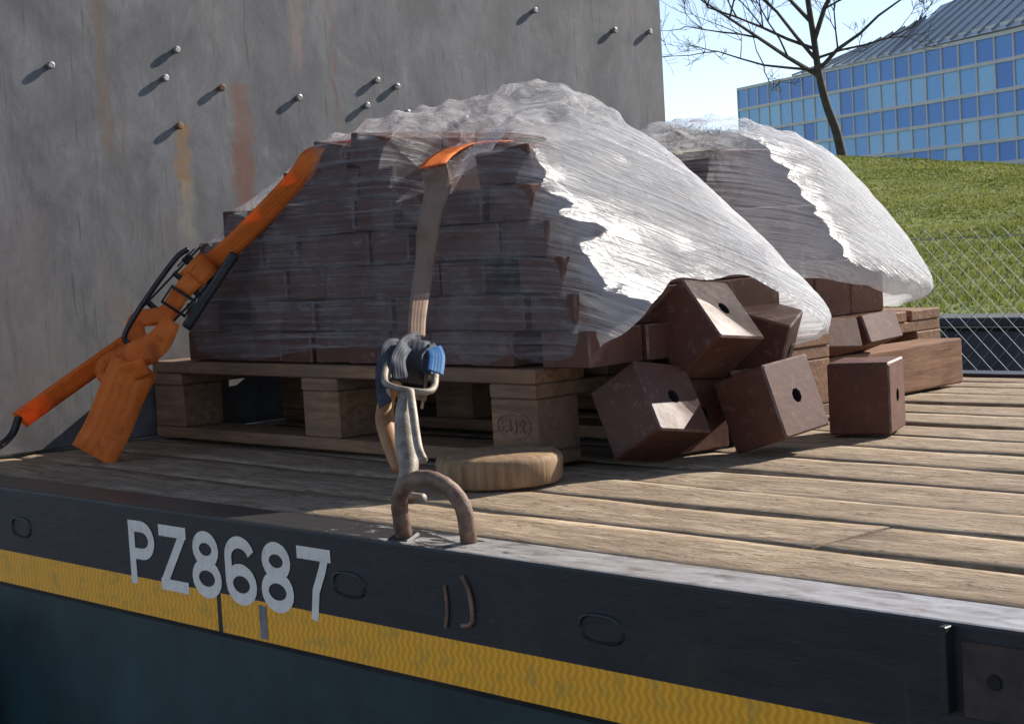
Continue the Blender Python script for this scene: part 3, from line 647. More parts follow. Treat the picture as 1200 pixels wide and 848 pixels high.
# ------------------------------------------------------------------ pallets
def pallet(x0_, x1_, y0_, y1_, H_, label):
    L_, D_ = x1_-x0_, y1_-y0_
    root = empty('wooden_pallet', (x0_, y0_, 0), label, 'pallet', 'pallets on the deck')
    bt = H_*0.153; bh = H_*0.541
    def add(n_, xa, xb, ya, yb, za, zb, rnd=0.002):
        o = link(n_, bx(xa, xb, ya, yb, za, zb, 0.0025), 'pallet_wood', root); o.location = (random.uniform(-rnd, rnd), random.uniform(-rnd, rnd)*0.5, 0); return o
    bw = 0.112
    nxs = (0, L_/2-bw/2, L_-bw); nys = ((0, 0.1), (D_/2-0.07, D_/2+0.07), (D_-0.1, D_))
    for ya, yb in nys: add('bottom_board', 0, L_, ya, yb, 0.002, bt)
    for xa in nxs:
        for i, (ya, yb) in enumerate(nys):
            o = add('block', xa, xa+bw, ya+0.001, yb-0.001, bt+0.0005, bt+bh)
            if i == 0 and xa > L_/2:      # branded stamp in an oval
                b = bmesh.new(); cx_ = bw/2; 
                stroke(b, [(cx_+0.040*math.cos(t*math.pi/12), 0.022*math.sin(t*math.pi/12)) for t in range(24)], 0.0028, -0.0006, True)
                for pts in ([(-0.018, 0.010), (-0.028, 0.010), (-0.028, -0.010), (-0.018, -0.010)], [(-0.027, 0.0), (-0.020, 0.0)], [(-0.009, 0.010), (-0.009, -0.006), (-0.004, -0.010), (0.002, -0.010), (0.006, -0.006), (0.006, 0.010)], [(0.014, -0.011), (0.014, 0.010), (0.022, 0.010), (0.026, 0.005), (0.022, 0.0), (0.015, 0.0), (0.027, -0.011)]):
                    stroke(b, [(cx_+p*1.0, q) for p, q in pts], 0.0036, -0.0009-0.0002*len(pts))
                for f_ in b.faces:
                    f_.normal_update()
                    if f_.normal.y > 0: f_.normal_flip()
                st = link('stamp', b, 'rust_mark', o); st.location = (xa, 0, bt+bh*0.5)
    for xa in nxs: add('cross_board', xa, xa+bw, 0.0, D_, bt+bh+0.0008, bt*2+bh)
    n_ = 5; tw = 0.118; gp = (D_-n_*tw)/(n_-1)
    for k in range(n_): add('deck_board', 0, L_, k*(tw+gp), k*(tw+gp)+tw, bt*2+bh+0.0008, H_)
    return root
PH = 0.163
pallet(-3.196, -2.0135, 0.564, 1.364, PH, 'wooden pallet with oval stamp under the near wrapped load')
pallet(-3.196, -2.24, 1.44, 2.10, PH, 'wooden pallet under the far wrapped load behind the spilled blocks')

# ------------------------------------------------------------------ brown blocks (hollow ended)
BL, BW, BH = 0.109, 0.129, 0.126
def block_mesh():
    b = bmesh.new(); c_ = 0.0032
    def loop(x_, ins):
        w_, h_ = BW/2-ins, BH/2-ins; k = c_
        return [b.verts.new((x_, p, q)) for p, q in ((-w_, -h_+k), (-w_+k, -h_), (w_-k, -h_), (w_, -h_+k), (w_, h_-k), (w_-k, h_), (-w_+k, h_), (-w_, h_-k))]
    def circ(x_, r_): return [b.verts.new((x_, r_*math.cos(t), r_*math.sin(t))) for t in [R(202.5+45*i) for i in range(8)]]
    L2 = BL/2
    ls = [loop(-L2, c_), loop(-L2+c_, 0), loop(L2-c_, 0), loop(L2, c_), circ(L2, 0.0125), circ(L2-0.02, 0.0120)]
    for q in range(5):
        for i in range(8):
            f_ = b.faces.new((ls[q][i], ls[q][(i+1) % 8], ls[q+1][(i+1) % 8], ls[q+1][i])); f_.material_index = 2 if q == 4 else (1 if q in (0, 2) else 0)
    b.faces.new(ls[0][::-1]); b.faces.new(ls[5]).material_index = 2
    bmesh.ops.recalc_face_normals(b, faces=b.faces)
    me_ = bpy.data.meshes.new('block'); b.to_mesh(me_); b.free()
    for x_ in ('block_coat', 'block_edge', 'hole_dark'): me_.materials.append(M[x_])
    return me_
BME = block_mesh()
OBST = {1: [], 2: []}
HME = BME.copy()
for v_ in HME.vertices: v_.co.z *= 0.47
def block(loc, rot, label, group=None, load=None, half=False):
    o = bpy.data.objects.new('half_block' if half else 'brown_block', HME if half else BME); COL.objects.link(o); o.location = loc; o.rotation_euler = rot
    tag(o, label, 'block', group)
    if load: OBST[load].append(Matrix.LocRotScale(Vector(loc), Euler(rot), None) @ Matrix.Diagonal((1, 1, 0.47 if half else 1, 1)))
    return o
def stack(x0_, n_, y0_, rows, z0_, load, label, group, skip=(), jit=0.0015, jt=0.6):
    for k in range(n_):
        for j in range(rows):
            if (k, j) in skip: continue
            block((x0_+BL/2+k*(BL+0.004)+random.uniform(-jit, jit), y0_+BW/2+j*(BW+0.003)+(random.uniform(-0.004, 0.010) if j == 0 else random.uniform(-jit, jit)*0.5), z0_+BH/2+0.001), (R(random.uniform(-jt, jt)), R(random.uniform(-jt, jt)), R(180+random.uniform(-5, 5) if j == 0 else 180+random.uniform(-1, 1))), label % (('front row, ' if j == 0 else 'inner rows, ') + ('bottom layer' if z0_ < 0.2 else 'middle layer' if z0_ < 0.4 else 'top layer')), group, load)
l1 = 'brown block in the %s of the near wrapped stack'; g1 = 'blocks wrapped on the near pallet'
LH = BH+0.002
SH = 0.0605; ORD = ('bottom', 'second', 'third', 'fourth', 'fifth', 'top')
for k, (xa, xb) in enumerate(((-3.095, -1.900), (-3.080, -1.925), (-3.050, -1.955), (-3.010, -1.985), (-2.935, -2.020), (-2.720, -2.370))):
    for j in range(4):
        x_ = xa + random.uniform(0, 0.012); e_ = xb + random.uniform(-0.012, 0.006) - (0.10 if j == 3 and k > 2 else 0)
        while x_ + BL < e_ + 0.02:
            last = x_ + 2*BL + 0.004 > e_ + 0.02; xx = (e_-BL) if last else x_
            if random.random() > 0.02 or j:
                block((xx+BL/2, 0.580+BW/2+j*(BW+0.005)+(random.uniform(-0.002, 0.012) if j == 0 else 0), PH+0.031+k*SH+0.001), (R(random.uniform(-.5, .5)), R(random.uniform(-.7, .7)) if k < 4 else R(-4 if k == 5 else -1.5), R(180+random.uniform(-4, 4) if j == 0 else 180+random.uniform(-1, 1))),
                      'low brown block in the %s, %s layer of the near wrapped stack' % ('front row' if j == 0 else 'inner rows', ORD[k]), g1, 1, True)
            if last: break
            x_ += BL + random.uniform(0.002, 0.006)
for k, x_ in enumerate((-2.56, -2.445)):
    for j in range(3): block((x_, 0.592+BW/2+j*(BW+0.006), PH+6*SH+0.020+0.006*k), (0, R(-9), R(180+random.uniform(-7, 7))), 'tilted low brown block forming the hump left of the front strap', 'blocks on the hump of the near stack', 1, True)
block((-2.118, 0.668, PH+5*SH+0.038), (R(-3), R(6), R(194)), 'low brown block lying alone on top beside the front lashing strap', None, 1, True)
block((-2.105, 0.810, PH+5*SH+0.036), (R(4), R(9), R(172)), 'low brown block on top behind the lone one', None, 1, True)
# far load
l2 = 'brown block in the %s of the far wrapped stack'; g2 = 'blocks wrapped on the far pallet'
stack(-3.10, 7, 1.46, 4, PH, 2, l2, g2); stack(-3.06, 6, 1.46, 4, PH+LH, 2, l2, g2); stack(-2.95, 5, 1.50, 3, PH+2*LH, 2, l2, g2)
# spilled blocks
SP = [((-1.885, 0.700, 0.083), (R(-10), R(-30), R(6)), 'dark brown block tipped against the pallet end with its holed face up'),
      ((-1.790, 0.895, 0.079), (R(4), R(-17), R(2)), 'brown block leaning on one edge with its holed end raised, on the sunny deck edge'),
      ((-1.790, 1.165, 0.0655), (0, 0, R(23)), 'upright brown block standing square on the deck beside the leaning one'),
      ((-1.880, 0.835, 0.208), (R(-8), R(-40), R(10)), 'brown block poking out of the film on top of the spilled heap'),
      ((-1.930, 1.045, 0.168), (R(10), R(18), R(30)), 'dark brown block half hidden behind the poking-out block'),
      ((-1.960, 0.990, 0.0655), (0, 0, R(4)), 'brown block lying in shade under the spilled heap'),
      ((-1.945, 0.838, 0.0655), (0, 0, R(-3)), 'brown block wedged upright against the pallet end in shade')]
for loc, rot, lb in SP: block(loc, rot, lb)
block((-2.085, 1.425, 0.142), (R(4), R(17), R(174)), 'dark half-height block lying flat on the timber offcut', None, None, True)
block((-2.085, 1.570, 0.142), (R(-2), R(19), R(183)), 'half-height block with grey dusty top beside its darker twin', None, None, True)

b = bx(-0.055, 0.055, -0.32, 0.32, 0.001, 0.100, 0.004, 2)
bmesh.ops.subdivide_edges(b, edges=[e_ for e_ in b.edges if e_.calc_length() > 0.3], cuts=14)
for v_ in b.verts: v_.co += Vector((noise.noise(v_.co*9)*0.004, 0, noise.noise(v_.co*9+Vector((5, 5, 5)))*0.003 if v_.co.z > 0.05 else 0))
o = tag(link('timber_offcut', b, 'beam_wood'), 'short brown timber offcut on the deck under the blocks below the far load', 'timber'); o.location = (-2.145, 1.637, 0.002); o.rotation_euler = (0, 0, R(0.8))
# ------------------------------------------------------------------ stretch film: membrane pulled over the blocks
def film(name, mats, mlist, phantoms, cen, nth, nph, rim, label, iters=70, wr=0.004, seed=1, press=None, x_lit=2.1, y_front=0.585):
    pts = [m_ @ Vector((sx_*BL/2, sy_*BW/2, sz_*BH/2)) for m_ in mlist for sx_ in (-1, 1) for sy_ in (-1, 1) for sz_ in (-1, 1)] + [Vector(p) for p in phantoms]
    b = bmesh.new()
    for p in pts: b.verts.new(p)
    bmesh.ops.convex_hull(b, input=b.verts); b.normal_update()
    c = Vector(cen); N_ = []; D_ = []
    for f_ in b.faces:
        n_ = f_.normal; d_ = n_.dot(f_.verts[0].co-c)
        if d_ < 0: n_ = -n_; d_ = -d_
        N_.append(tuple(n_)); D_.append(d_)
    b.free(); N_ = np.array(N_); D_ = np.array(D_)+0.006
    th = np.linspace(0, 2*math.pi, nth, endpoint=False); ph = np.linspace(-0.12, 1, nph)
    ph = np.where(ph < 0, ph*0.9, ph)*math.pi/2
    T, PHI = np.meshgrid(th, ph, indexing='ij')
    dirs = np.stack([np.cos(T)*np.cos(PHI)*1.6, np.sin(T)*np.cos(PHI), np.sin(PHI)], -1)
    dn = dirs @ N_.T; t = np.where(dn > 1e-6, D_/np.maximum(dn, 1e-6), 1e9).min(-1)
    P = np.array(c) + dirs*t[..., None]
    inv = [(np.array(m_.inverted())[:3, :3], np.array(m_.inverted())[:3, 3], np.array(m_)[:3, :3]) for m_ in mlist]
    ctr = np.array([m_.translation for m_ in mlist]); hf = np.array([BL/2, BW/2, BH/2])+0.005; rad = float(np.linalg.norm(hf))
    phs = np.array(phantoms) if len(phantoms) else np.zeros((0, 3))
    for it in range(iters):
        A = (np.roll(P, 1, 0)+np.roll(P, -1, 0))/2; Bv = P.copy(); Bv[:, 1:-1] = (P[:, 2:]+P[:, :-2])/2
        Q = P + 0.5*((A+Bv)/2-P); Q[:, 0] = P[:, 0]; Q[:, -1] = P[:, -2].mean(0)
        P = Q; flat = P.reshape(-1, 3)
        for (Ri, ti, Rm), cc in zip(inv, ctr):
            idx = np.nonzero((np.abs(flat-cc) < rad).all(1))[0]
            if len(idx) == 0: continue
            q = flat[idx] @ Ri.T + ti; pen = hf-np.abs(q); ins = (pen > 0).all(1)
            if not ins.any(): continue
            q = q[ins]; pe = pen[ins].copy(); ii = idx[ins]
            out = (flat[ii]-np.array(c)) @ Ri.T
            pe = pe + np.where(np.sign(out) == np.sign(q), 0, 0.05)
            k = pe.argmin(1); q[np.arange(len(q)), k] = np.sign(q[np.arange(len(q)), k])*hf[k]
            flat[ii] = q @ Rm.T + cc
        for p in (phs if it < iters-5 else []):      # crumpled film keeps its own peaks
            d_ = np.linalg.norm(flat-p, axis=1); k = d_.argmin()
            flat[k] = flat[k]*0.15 + p*0.85
        P = flat.reshape(P.shape)
    if press: P = press(P)
    # refine x2
    P2 = np.zeros((nth*2, nph, 3)); P2[0::2] = P; P2[1::2] = (P+np.roll(P, -1, 0))/2
    P3 = np.zeros((nth*2, nph*2-1, 3)); P3[:, 0::2] = P2; P3[:, 1::2] = (P2[:, 1:]+P2[:, :-1])/2
    for _ in range(2):
        A = (np.roll(P3, 1, 0)+np.roll(P3, -1, 0))/2; P3 = P3*0.5+A*0.5
    nt_, np_ = P3.shape[:2]
    du = np.roll(P3, -1, 0)-np.roll(P3, 1, 0); dv = np.gradient(P3, axis=1); Nn = np.cross(du, dv); Nn /= np.linalg.norm(Nn, axis=-1, keepdims=True)+1e-9
    sgn = np.sign((Nn*(P3-np.array(c))).sum(-1, keepdims=True)); Nn *= sgn
    U = np.arange(nt_)/nt_
    for i in range(nt_):
        for j in range(np_-1):
            p = P3[i, j]; s = p
            st = noise.noise((p[0]*3+p[1]*3+seed, (p[2]+0.10*p[1])*42, p[1]*2))
            cr_ = 1-abs(noise.noise((p[0]*7+seed*3, p[1]*7, p[2]*9)))*2
            c2_ = 1-abs(noise.noise((p[0]*17+seed, p[1]*17-2, p[2]*20)))*2
            loose = 1.0 + 1.6*max(0, min(1, (p[2]-0.52)/0.1))
            P3[i, j] = p + Nn[i, j]*(wr*(0.45*st*0.8 + (0.22+0.6*(loose-1))*cr_ + (0.32+0.4*(loose-1))*c2_) + wr*0.3 + 0.022*max(0, min(1, (p[2]-0.555)/0.05))*(0.35-abs(noise.noise((p[0]*11+seed, p[1]*11, p[2]*6)))*1.6) + 0.010*max(0, min(1, (p[2]-0.54)/0.05))*noise.noise((p[0]*30, p[1]*30, seed)))
    zr = np.array([[rim(*P3[i, j]) + 0.010*noise.noise((P3[i, j][0]*16, P3[i, j][1]*16, seed)) for j in range(np_)] for i in range(nt_)])
    b = bmesh.new(); uvl = b.loops.layers.uv.new('UVMap'); lit_lay = b.verts.layers.float.new('wraps')
    vv = [[b.verts.new(P3[i, j]) for j in range(np_-1)] for i in range(nt_)]; pole = b.verts.new(P3[0, -1])
    for i in range(nt_):      # sunlit right end: brightness put in as extra opacity and gloss
        for j in range(np_-1):
            p = P3[i, j]; q_ = (p[0]+x_lit+0.05*noise.noise((p[0]*5, p[1]*5, p[2]*7)))/0.09; vv[i][j][lit_lay] = max(0, min(1, q_))*max(0, min(1, (p[1]-y_front)/0.05))
    for i in range(nt_):
        i2 = (i+1) % nt_
        for j in range(np_-1):
            if P3[i, j, 2] < zr[i, j]: continue
            last = j == np_-2
            vs_ = (vv[i][j], vv[i2][j], pole) if last else (vv[i][j], vv[i2][j], vv[i2][j+1], vv[i][j+1])
            f_ = b.faces.new(vs_); f_.smooth = True
            uu = (i/nt_*4, (i+1)/nt_*4)
            uvs = ((uu[0], P3[i, j, 2]), (uu[1], P3[i2, j, 2]), (uu[1], P3[i2, min(j+1, np_-1), 2]), (uu[0], P3[i, min(j+1, np_-1), 2]))
            k_ = 0.35
            for l_, (a_, z_), pp in zip(f_.loops, uvs, ((i, j), (i2, j), (i2, j+1), (i, j+1))):
                l_[uvl].uv = (a_, z_ + 0.5*(P3[pp[0], min(pp[1], np_-1), 1]))
    bmesh.ops.delete(b, geom=[v_ for v_ in b.verts if not v_.link_faces], context='VERTS')
    for _ in range(6):      # even out the torn lower edge
        mv = {}
        for e_ in b.edges:
            if e_.is_boundary:
                for p_, q_ in ((e_.verts[0], e_.verts[1]), (e_.verts[1], e_.verts[0])): mv.setdefault(p_, []).append(q_.co.copy())
        for v_, l_ in mv.items():
            if len(l_) == 2: v_.co = v_.co*0.4 + (l_[0]+l_[1])*0.3
    bmesh.ops.recalc_face_normals(b, faces=b.faces)
    o = link(name, b, mats, None, True)
    return tag(o, label, 'film', 'stretch film wraps')
def rim1(x_, y_, z_):
    front = 0.166 + 0.03*math.exp(-((x_+2.50)/0.20)**2)
    if x_ > -2.02 and y_ > 0.60:
        if y_ < 0.74: return 0.20 + 0.095*max(0, (y_-0.62)/0.12)
        t = min(1, max(0, (y_-0.88)/0.20)); return 0.295*(1-t)+0.150*t
    return front
def press1(P):      # the front strap pulls the wrap down into the gap
    w_ = np.exp(-((P[..., 0]+2.285)/0.07)**2)*np.clip((P[..., 2]-0.44)/0.06, 0, 1)*np.clip((0.84-P[..., 1])/0.12, 0, 1)
    P[..., 2] -= 0.10*w_; return P
film('stretch_film', 'film', OBST[1], [(-2.305, 0.86, 0.648), (-2.265, 0.86, 0.660), (-2.16, 0.88, 0.618), (-2.08, 0.96, 0.540), (-1.96, 0.98, 0.410), (-1.865, 1.0, 0.315), (-1.720, 1.02, 0.180), (-1.81, 1.2, 0.16),
     (-2.050, 0.585, 0.500), (-1.985, 0.585, 0.405), (-1.925, 0.588, 0.295), (-2.02, 0.78, 0.470), (-1.90, 0.80, 0.335), (-1.93, 0.70, 0.345)],
     (-2.50, 0.93, 0.22), 150, 56, rim1, 'clear crumpled stretch film wrapped over the near pallet load', seed=1, iters=32, wr=0.0055, press=press1)
film('stretch_film', 'film', OBST[2], [(-2.38, 1.50, 0.610), (-2.27, 1.64, 0.560), (-2.30, 1.90, 0.455), (-2.12, 1.96, 0.205), (-2.08, 1.55, 0.285), (-2.6, 1.6, 0.62), (-2.2, 1.93, 0.33)],
     (-2.62, 1.75, 0.22), 130, 50, lambda x_, y_, z_: 0.262-0.07*max(0, (y_-1.5)/0.4) if x_ > -2.25 else 0.17, 'clear stretch film tented over the far pallet load', seed=5, iters=30, wr=0.0055, x_lit=2.4, y_front=1.40)

# ------------------------------------------------------------------ round wooden disc
b = bmesh.new(); n_ = 48; pr = [(0.0, 0.001), (0.094, 0.001), (0.099, 0.005), (0.100, 0.036), (0.097, 0.043), (0.090, 0.047), (0.055, 0.049), (0.0, 0.048)]; rg = []
for r_, q in pr:
    rg.append([b.verts.new((r_*math.cos(i*2*math.pi/n_)*(1+0.012*noise.noise((i*0.4, q*30, 2))), r_*math.sin(i*2*math.pi/n_), q+0.0015*noise.noise((i*0.5, r_*20, 5)))) for i in range(n_)] if r_ else [b.verts.new((0, 0, q))])
for k in range(len(pr)-1):
    A_, B_ = rg[k], rg[k+1]
    for i in range(n_):
        q = [A_[i % len(A_)], A_[(i+1) % len(A_)], B_[(i+1) % len(B_)], B_[i % len(B_)]]; q2 = []
        for w_ in q:
            if w_ not in q2: q2.append(w_)
        b.faces.new(q2)
bmesh.ops.recalc_face_normals(b, faces=b.faces)
o = tag(link('wooden_disc', b, 'disc_wood', smooth=True), 'thick round wooden disc lying on the deck in front of the stamped pallet', 'disc'); o.location = (-1.965, 0.432, 0)

# ------------------------------------------------------------------ orange ratchet strap (left)
osr = empty('orange_ratchet_strap', (-3.17, 0.24, 0.0), 'bright orange lashing strap with black ratchet and folded tail by the bulkhead', 'strap')
OB = Vector((-3.17, 0.24, 0.0))
def ow(name, b, mats, smooth=False, parent=None):
    o = link(name, b, mats, parent or osr, smooth)
    if parent is None: o.location = -OB
    return o
toC = lambda p: (CAM-Vector(p)).normalized()
def face_sides(path, yaw=0.0):
    out = []
    for i, p in enumerate(path):
        t = (Vector(path[min(i+1, len(path)-1)])-Vector(path[max(i-1, 0)])).normalized(); s = t.cross(toC(p)).normalized()
        out.append(tuple(Matrix.Rotation(yaw, 3, t) @ s))
    return out
main_lo = [(-3.165, 0.235, 0.075), (-3.08, 0.33, 0.155), (-2.99, 0.42, 0.232)]
ow('webbing', ribbon(main_lo, face_sides(main_lo, 0.55), 0.044), 'orange_web', True)
main_hi = [(-2.885, 0.495, 0.345), (-2.80, 0.535, 0.405), (-2.70, 0.556, 0.470), (-2.622, 0.566, 0.520), (-2.590, 0.60, 0.572), (-2.57, 0.70, 0.580), (-2.55, 0.95, 0.575), (-2.54, 1.10, 0.550)]
sd_ = face_sides(main_hi, 0.25); sd_[4:] = [(1, 0, 0)]*4; sd_ = [tuple(-Vector(s)) if Vector(s).x < 0 else s for s in sd_]
ow('webbing', ribbon(main_hi, sd_, 0.042), 'orange_web', True)
# ratchet
A0 = Vector((-2.99, 0.42, 0.236)); A1 = Vector((-2.846, 0.53, 0.395)); ax = (A1-A0).normalized()
rc = (A0+A1)/2 + toC(A0)*0.02; cz = (toC(rc)-ax*toC(rc).dot(ax)).normalized(); bxs = cz.cross(ax).normalized()   # bxs: leftwards/up
RM = Matrix((ax, bxs, cz)).transposed().to_4x4(); RM.translation = rc
ra = bpy.data.objects.new('ratchet', None)
b = bmesh.new()
for s_ in (-1, 1): box(b, -0.075, 0.095, s_*0.031-0.002, s_*0.031+0.002, -0.016, 0.012, mat=RM)
tube(b, [RM @ Vector((0.055, -0.04, 0)), RM @ Vector((0.055, 0.04, 0))], 0.010, 10)
tube(b, [RM @ Vector((-0.065, -0.036, -0.004)), RM @ Vector((-0.065, 0.036, -0.004))], 0.006, 8)
tube(b, [RM @ Vector((0.02, -0.034, 0.014)), RM @ Vector((0.02, 0.034, 0.014))], 0.005, 8)
rat = ow('ratchet_frame', b, 'black_steel')
b = bmesh.new()
HM = RM @ Matrix.Translation((0.05, 0.0, 0.012)) @ Matrix.Rotation(R(9), 4, 'Y') @ Matrix.Rotation(R(10), 4, 'Z')
tube(b, [HM @ Vector(q) for q in catmull([(0.03, 0.040, 0.0), (0.0, 0.050, 0.01), (-0.10, 0.054, 0.018), (-0.175, 0.050, 0.02), (-0.185, 0.030, 0.02), (-0.180, 0.004, 0.02)], 5)], 0.0055, 8)
b2 = ow('handle', b, 'black_steel', True)
b = bmesh.new(); box(b, -0.10, 0.075, -0.050, -0.030, 0.0, 0.024, mat=HM); bevel(b, 0.005, 2); ow('handle_grip', b, 'black_steel')
b = bmesh.new(); tube(b, [HM @ Vector(q) for q in ((-0.045, 0.026, 0.026), (-0.045, -0.026, 0.026), (-0.080, -0.026, 0.026), (-0.080, 0.026, 0.026))], 0.004, 6, True); ow('catch', b, 'black_steel')
def gear(MX, x_, y_, z_, r_):
    b = bmesh.new(); n_ = 28; lo = []; hi = []
    for i in range(n_):
        q = r_*(1.0 if i % 2 else 0.8); t = i*2*math.pi/n_
        lo.append(b.verts.new(MX @ Vector((x_+q*math.cos(t), y_-0.0015, z_+q*math.sin(t))))); hi.append(b.verts.new(MX @ Vector((x_+q*math.cos(t), y_+0.0015, z_+q*math.sin(t)))))
    for i in range(n_): b.faces.new((lo[i], lo[(i+1) % n_], hi[(i+1) % n_], hi[i]))
    b.faces.new(lo[::-1]); b.faces.new(hi); bmesh.ops.recalc_face_normals(b, faces=b.faces); return b
for y_ in (-0.0365, 0.0365): ow('toothed_wheel', gear(RM, 0.055, y_, 0.0, 0.024), 'black_steel')
# webbing rolled round the spool
b = bmesh.new(); sp = []
for i in range(46):
    t = i*0.34; r_ = 0.011+0.0011*i*0.42; sp.append(RM @ Vector((0.055+r_*math.cos(t), 0, r_*math.sin(t))))
b.free(); ow('webbing_roll', ribbon([tuple(q) for q in sp], [tuple(bxs)]*len(sp), 0.050, 0.002, 2), 'orange_web', True)
# tail through the ratchet, twisted and folded, down to the deck
def pt(a_, b_, c_): return tuple(RM @ Vector((a_, b_, c_)))
ta = [pt(0.045, -0.002, 0.034), pt(0.0, -0.004, 0.032), pt(-0.05, -0.010, 0.026), (-2.955, 0.395, 0.262), (-2.930, 0.375, 0.222), (-2.895, 0.365, 0.195), (-2.880, 0.36, 0.175)]
ow('strap_tail', ribbon(ta, face_sides(ta, 0.15), [0.038, 0.036, 0.036, 0.034, 0.044, 0.060, 0.05], ripple=0.1), 'orange_web', True)
tb = [(-2.830, 0.395, 0.262), (-2.850, 0.375, 0.222), (-2.885, 0.350, 0.200), (-2.935, 0.335, 0.186), (-2.965, 0.325, 0.176), (-2.955, 0.320, 0.160), (-2.905, 0.325, 0.165), (-2.850, 0.345, 0.178)]
ow('strap_fold', ribbon(tb, face_sides(tb, 0.3), [0.036, 0.050, 0.058, 0.054, 0.044, 0.042, 0.042, 0.036], ripple=0.15), 'orange_web', True)
for k, (dx, dy, w_, L_) in enumerate(((0, 0, 0.090, 1.0), (-0.024, 0.018, 0.088, 0.97), (-0.050, 0.032, 0.078, 0.96))):
    tc_ = [(-2.885+dx*0.3, 0.338+dy, 0.182), (-2.908+dx*0.6, 0.318+dy, 0.120), (-2.922+dx, 0.292+dy, 0.060), (-2.935+dx, 0.264+dy, 0.012+0.004*k)]
    ow('strap_tail', ribbon(tc_, face_sides(tc_, 0.2+0.35*k), w_, ripple=0.05), 'orange_web', True)
b = bmesh.new(); tube(b, catmull([(-3.165, 0.235, 0.085), (-3.172, 0.222, 0.05), (-3.165, 0.19, 0.03), (-3.14, 0.165, 0.035), (-3.135, 0.16, 0.06)], 5), 0.008, 8); ow('hook', b, 'black_steel', True)

# ------------------------------------------------------------------ front lashing strap with steel hook
FB = Vector((-1.655, 0.035, 0.0))
fs_ = empty('front_lashing_strap', FB, 'orange lashing strap, its shade painted dull tan, with blue tag hooked into the rail ring', 'strap')
def fo(name, b, mats, smooth=False):
    o = link(name, b, mats, fs_, smooth); o.location = -FB; return o
over = [(-2.50, 1.30, 0.545), (-2.45, 1.05, 0.560), (-2.40, 0.86, 0.562), (-2.335, 0.72, 0.552), (-2.275, 0.62, 0.530), (-2.232, 0.560, 0.510)]
fo('webbing', ribbon(over, [(0.85, 0.5, 0.1)]*5+[(0.8, 0.5, 0.1)], 0.048), 'orange_web', True)
top = [(-2.236, 0.565, 0.5085), (-2.205, 0.548, 0.475), (-2.165, 0.49, 0.42), (-2.12, 0.435, 0.345), (-2.03, 0.34, 0.275), (-1.965, 0.28, 0.240)]
sd_ = [(0.8, 0.5, 0.1), (0.8, 0.5, 0), (0.6, 0.8, 0.1), (0.25, 0.95, -0.25), (0.45, 0.85, 0.1), (0.7, 0.7, 0)]
fo('webbing', ribbon(top, sd_, [0.048, 0.046, 0.038, 0.032, 0.028, 0.026]), 'shaded_web', True)  # lower run of the orange strap, shade painted in as dull tan
# ratchet with wound webbing (seen edge on, bundled)
P0_ = Vector((-1.975, 0.29, 0.247)); P1_ = Vector((-1.80, 0.112, 0.150)); ax2 = (P1_-P0_).normalized(); c2 = toC((P0_+P1_)/2); c2 = (c2-ax2*c2.dot(ax2)).normalized(); s2 = ax2.cross(c2).normalized()
FM = Matrix((ax2, s2, c2)).transposed().to_4x4(); FM.translation = (P0_+P1_)/2
b = bmesh.new()
for s_ in (-1, 1): box(b, -0.06, 0.085, s_*0.024-0.002, s_*0.024+0.002, -0.014, 0.014, mat=FM)
tube(b, [FM @ Vector((-0.035, -0.03, 0.0)), FM @ Vector((-0.035, 0.03, 0.0))], 0.011, 10)
tube(b, [FM @ Vector((0.075, -0.028, 0.0)), FM @ Vector((0.075, 0.028, 0.0))], 0.006, 8)
fo('ratchet_frame', b, 'zinc_steel')
b = bmesh.new(); tube(b, [FM @ Vector(q) for q in catmull([(-0.03, -0.030, 0.01), (0.05, -0.036, 0.022), (0.105, -0.032, 0.026), (0.115, 0.0, 0.026), (0.105, 0.030, 0.026), (0.05, 0.034, 0.022), (-0.03, 0.030, 0.01)], 5)], 0.0048, 8); fo('handle', b, 'zinc_steel', True)
for y_ in (-0.0285, 0.0285): fo('toothed_wheel', gear(FM, -0.035, y_, 0.0, 0.024), 'zinc_steel')
sp = []
for i in range(40):
    t = i*0.36; r_ = 0.012+0.0006*i; sp.append(tuple(FM @ Vector((-0.035+r_*math.cos(t)*1.2, 0, r_*math.sin(t)))))
fo('webbing_roll', ribbon(sp, [tuple(s2)]*len(sp), 0.042, 0.002, 2), 'grey_web', True)
def fp(a_, b_, c_): return tuple(FM @ Vector((a_, b_, c_)))
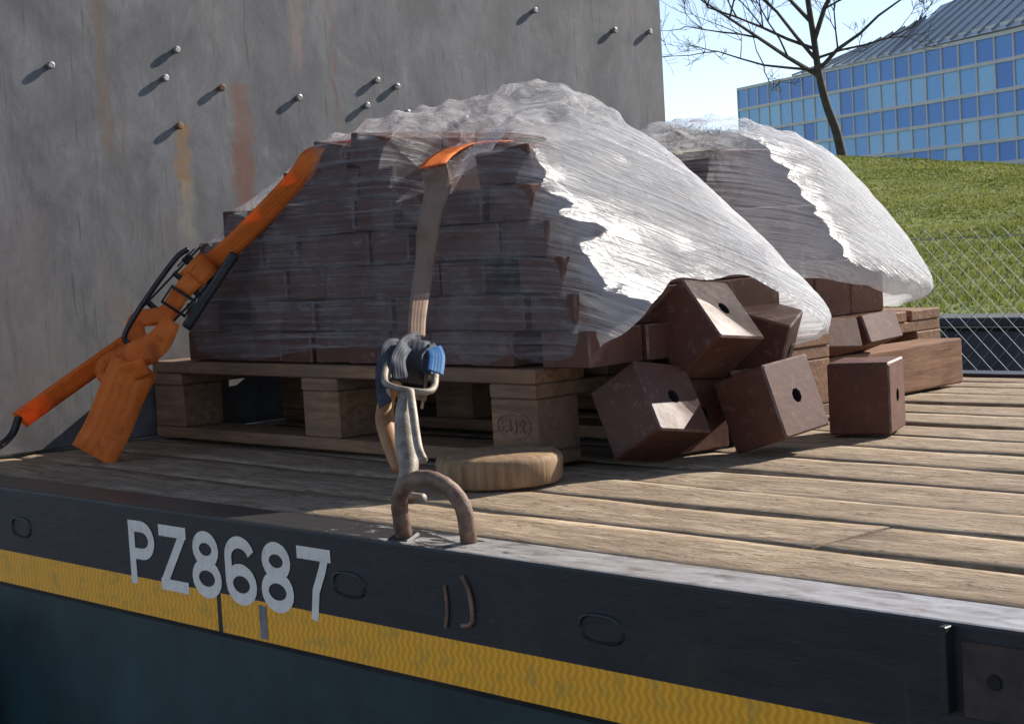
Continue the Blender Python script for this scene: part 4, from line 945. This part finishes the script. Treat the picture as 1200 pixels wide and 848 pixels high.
for k, (pa, w_) in enumerate((([fp(-0.05, 0.022, 0.014), fp(-0.02, 0.036, 0.026), fp(0.04, 0.040, 0.022), fp(0.10, 0.034, 0.014), fp(0.13, 0.026, 0.006)], 0.022),
                              ([fp(-0.055, -0.006, 0.026), fp(-0.02, 0.010, 0.034), fp(0.03, 0.020, 0.030), fp(0.08, 0.012, 0.024)], 0.026),
                              ([fp(-0.05, -0.020, 0.022), fp(-0.01, -0.028, 0.034), fp(0.03, -0.018, 0.036), fp(0.06, -0.024, 0.030)], 0.020))):
    fo('strap_tail', ribbon(pa, face_sides(pa, 0.4-0.5*k), w_*0.85, ripple=0.12), 'grey_web', True)
tg = [fp(-0.005, -0.026, 0.040), fp(0.03, -0.033, 0.044), fp(0.075, -0.034, 0.040)]
fo('blue_label_tag', ribbon(tg, face_sides(tg, -0.3), 0.024, 0.0015), 'blue_tag', True)
# forged hook: rust coloured bow and grey steel claw down to the ring
b = bmesh.new(); hk = [(-1.842, 0.140, 0.190), (-1.852, 0.128, 0.168), (-1.842, 0.112, 0.140), (-1.815, 0.098, 0.112), (-1.792, 0.088, 0.088), (-1.778, 0.080, 0.078)]
tube(b, catmull(hk, 5), [0.0075+0.006*math.sin(math.pi*i/25) for i in range(26)], 10); fo('hook_arm', b, 'rust_hook', True)
b = bmesh.new(); hk = [(-1.812, 0.128, 0.178), (-1.790, 0.105, 0.150), (-1.765, 0.085, 0.112), (-1.745, 0.070, 0.080), (-1.735, 0.050, 0.058), (-1.705, 0.035, 0.052), (-1.672, 0.032, 0.054)]
tube(b, catmull(hk, 5), [0.009, 0.0095, 0.010, 0.011, 0.012, 0.013, 0.0135, 0.014, 0.0145, 0.015, 0.015, 0.015, 0.0145, 0.014, 0.0135, 0.013, 0.0125, 0.012, 0.0115, 0.011, 0.0105, 0.010, 0.0098, 0.0095, 0.009, 0.0085, 0.008, 0.0075, 0.007, 0.0065, 0.006], 10); fo('hook', b, 'zinc_steel', True)
b = bmesh.new(); tube(b, catmull([(-1.790, 0.118, 0.180), (-1.758, 0.095, 0.150), (-1.728, 0.075, 0.112), (-1.712, 0.070, 0.095)], 4), 0.006, 8); fo('safety_latch', b, 'zinc_steel', True)
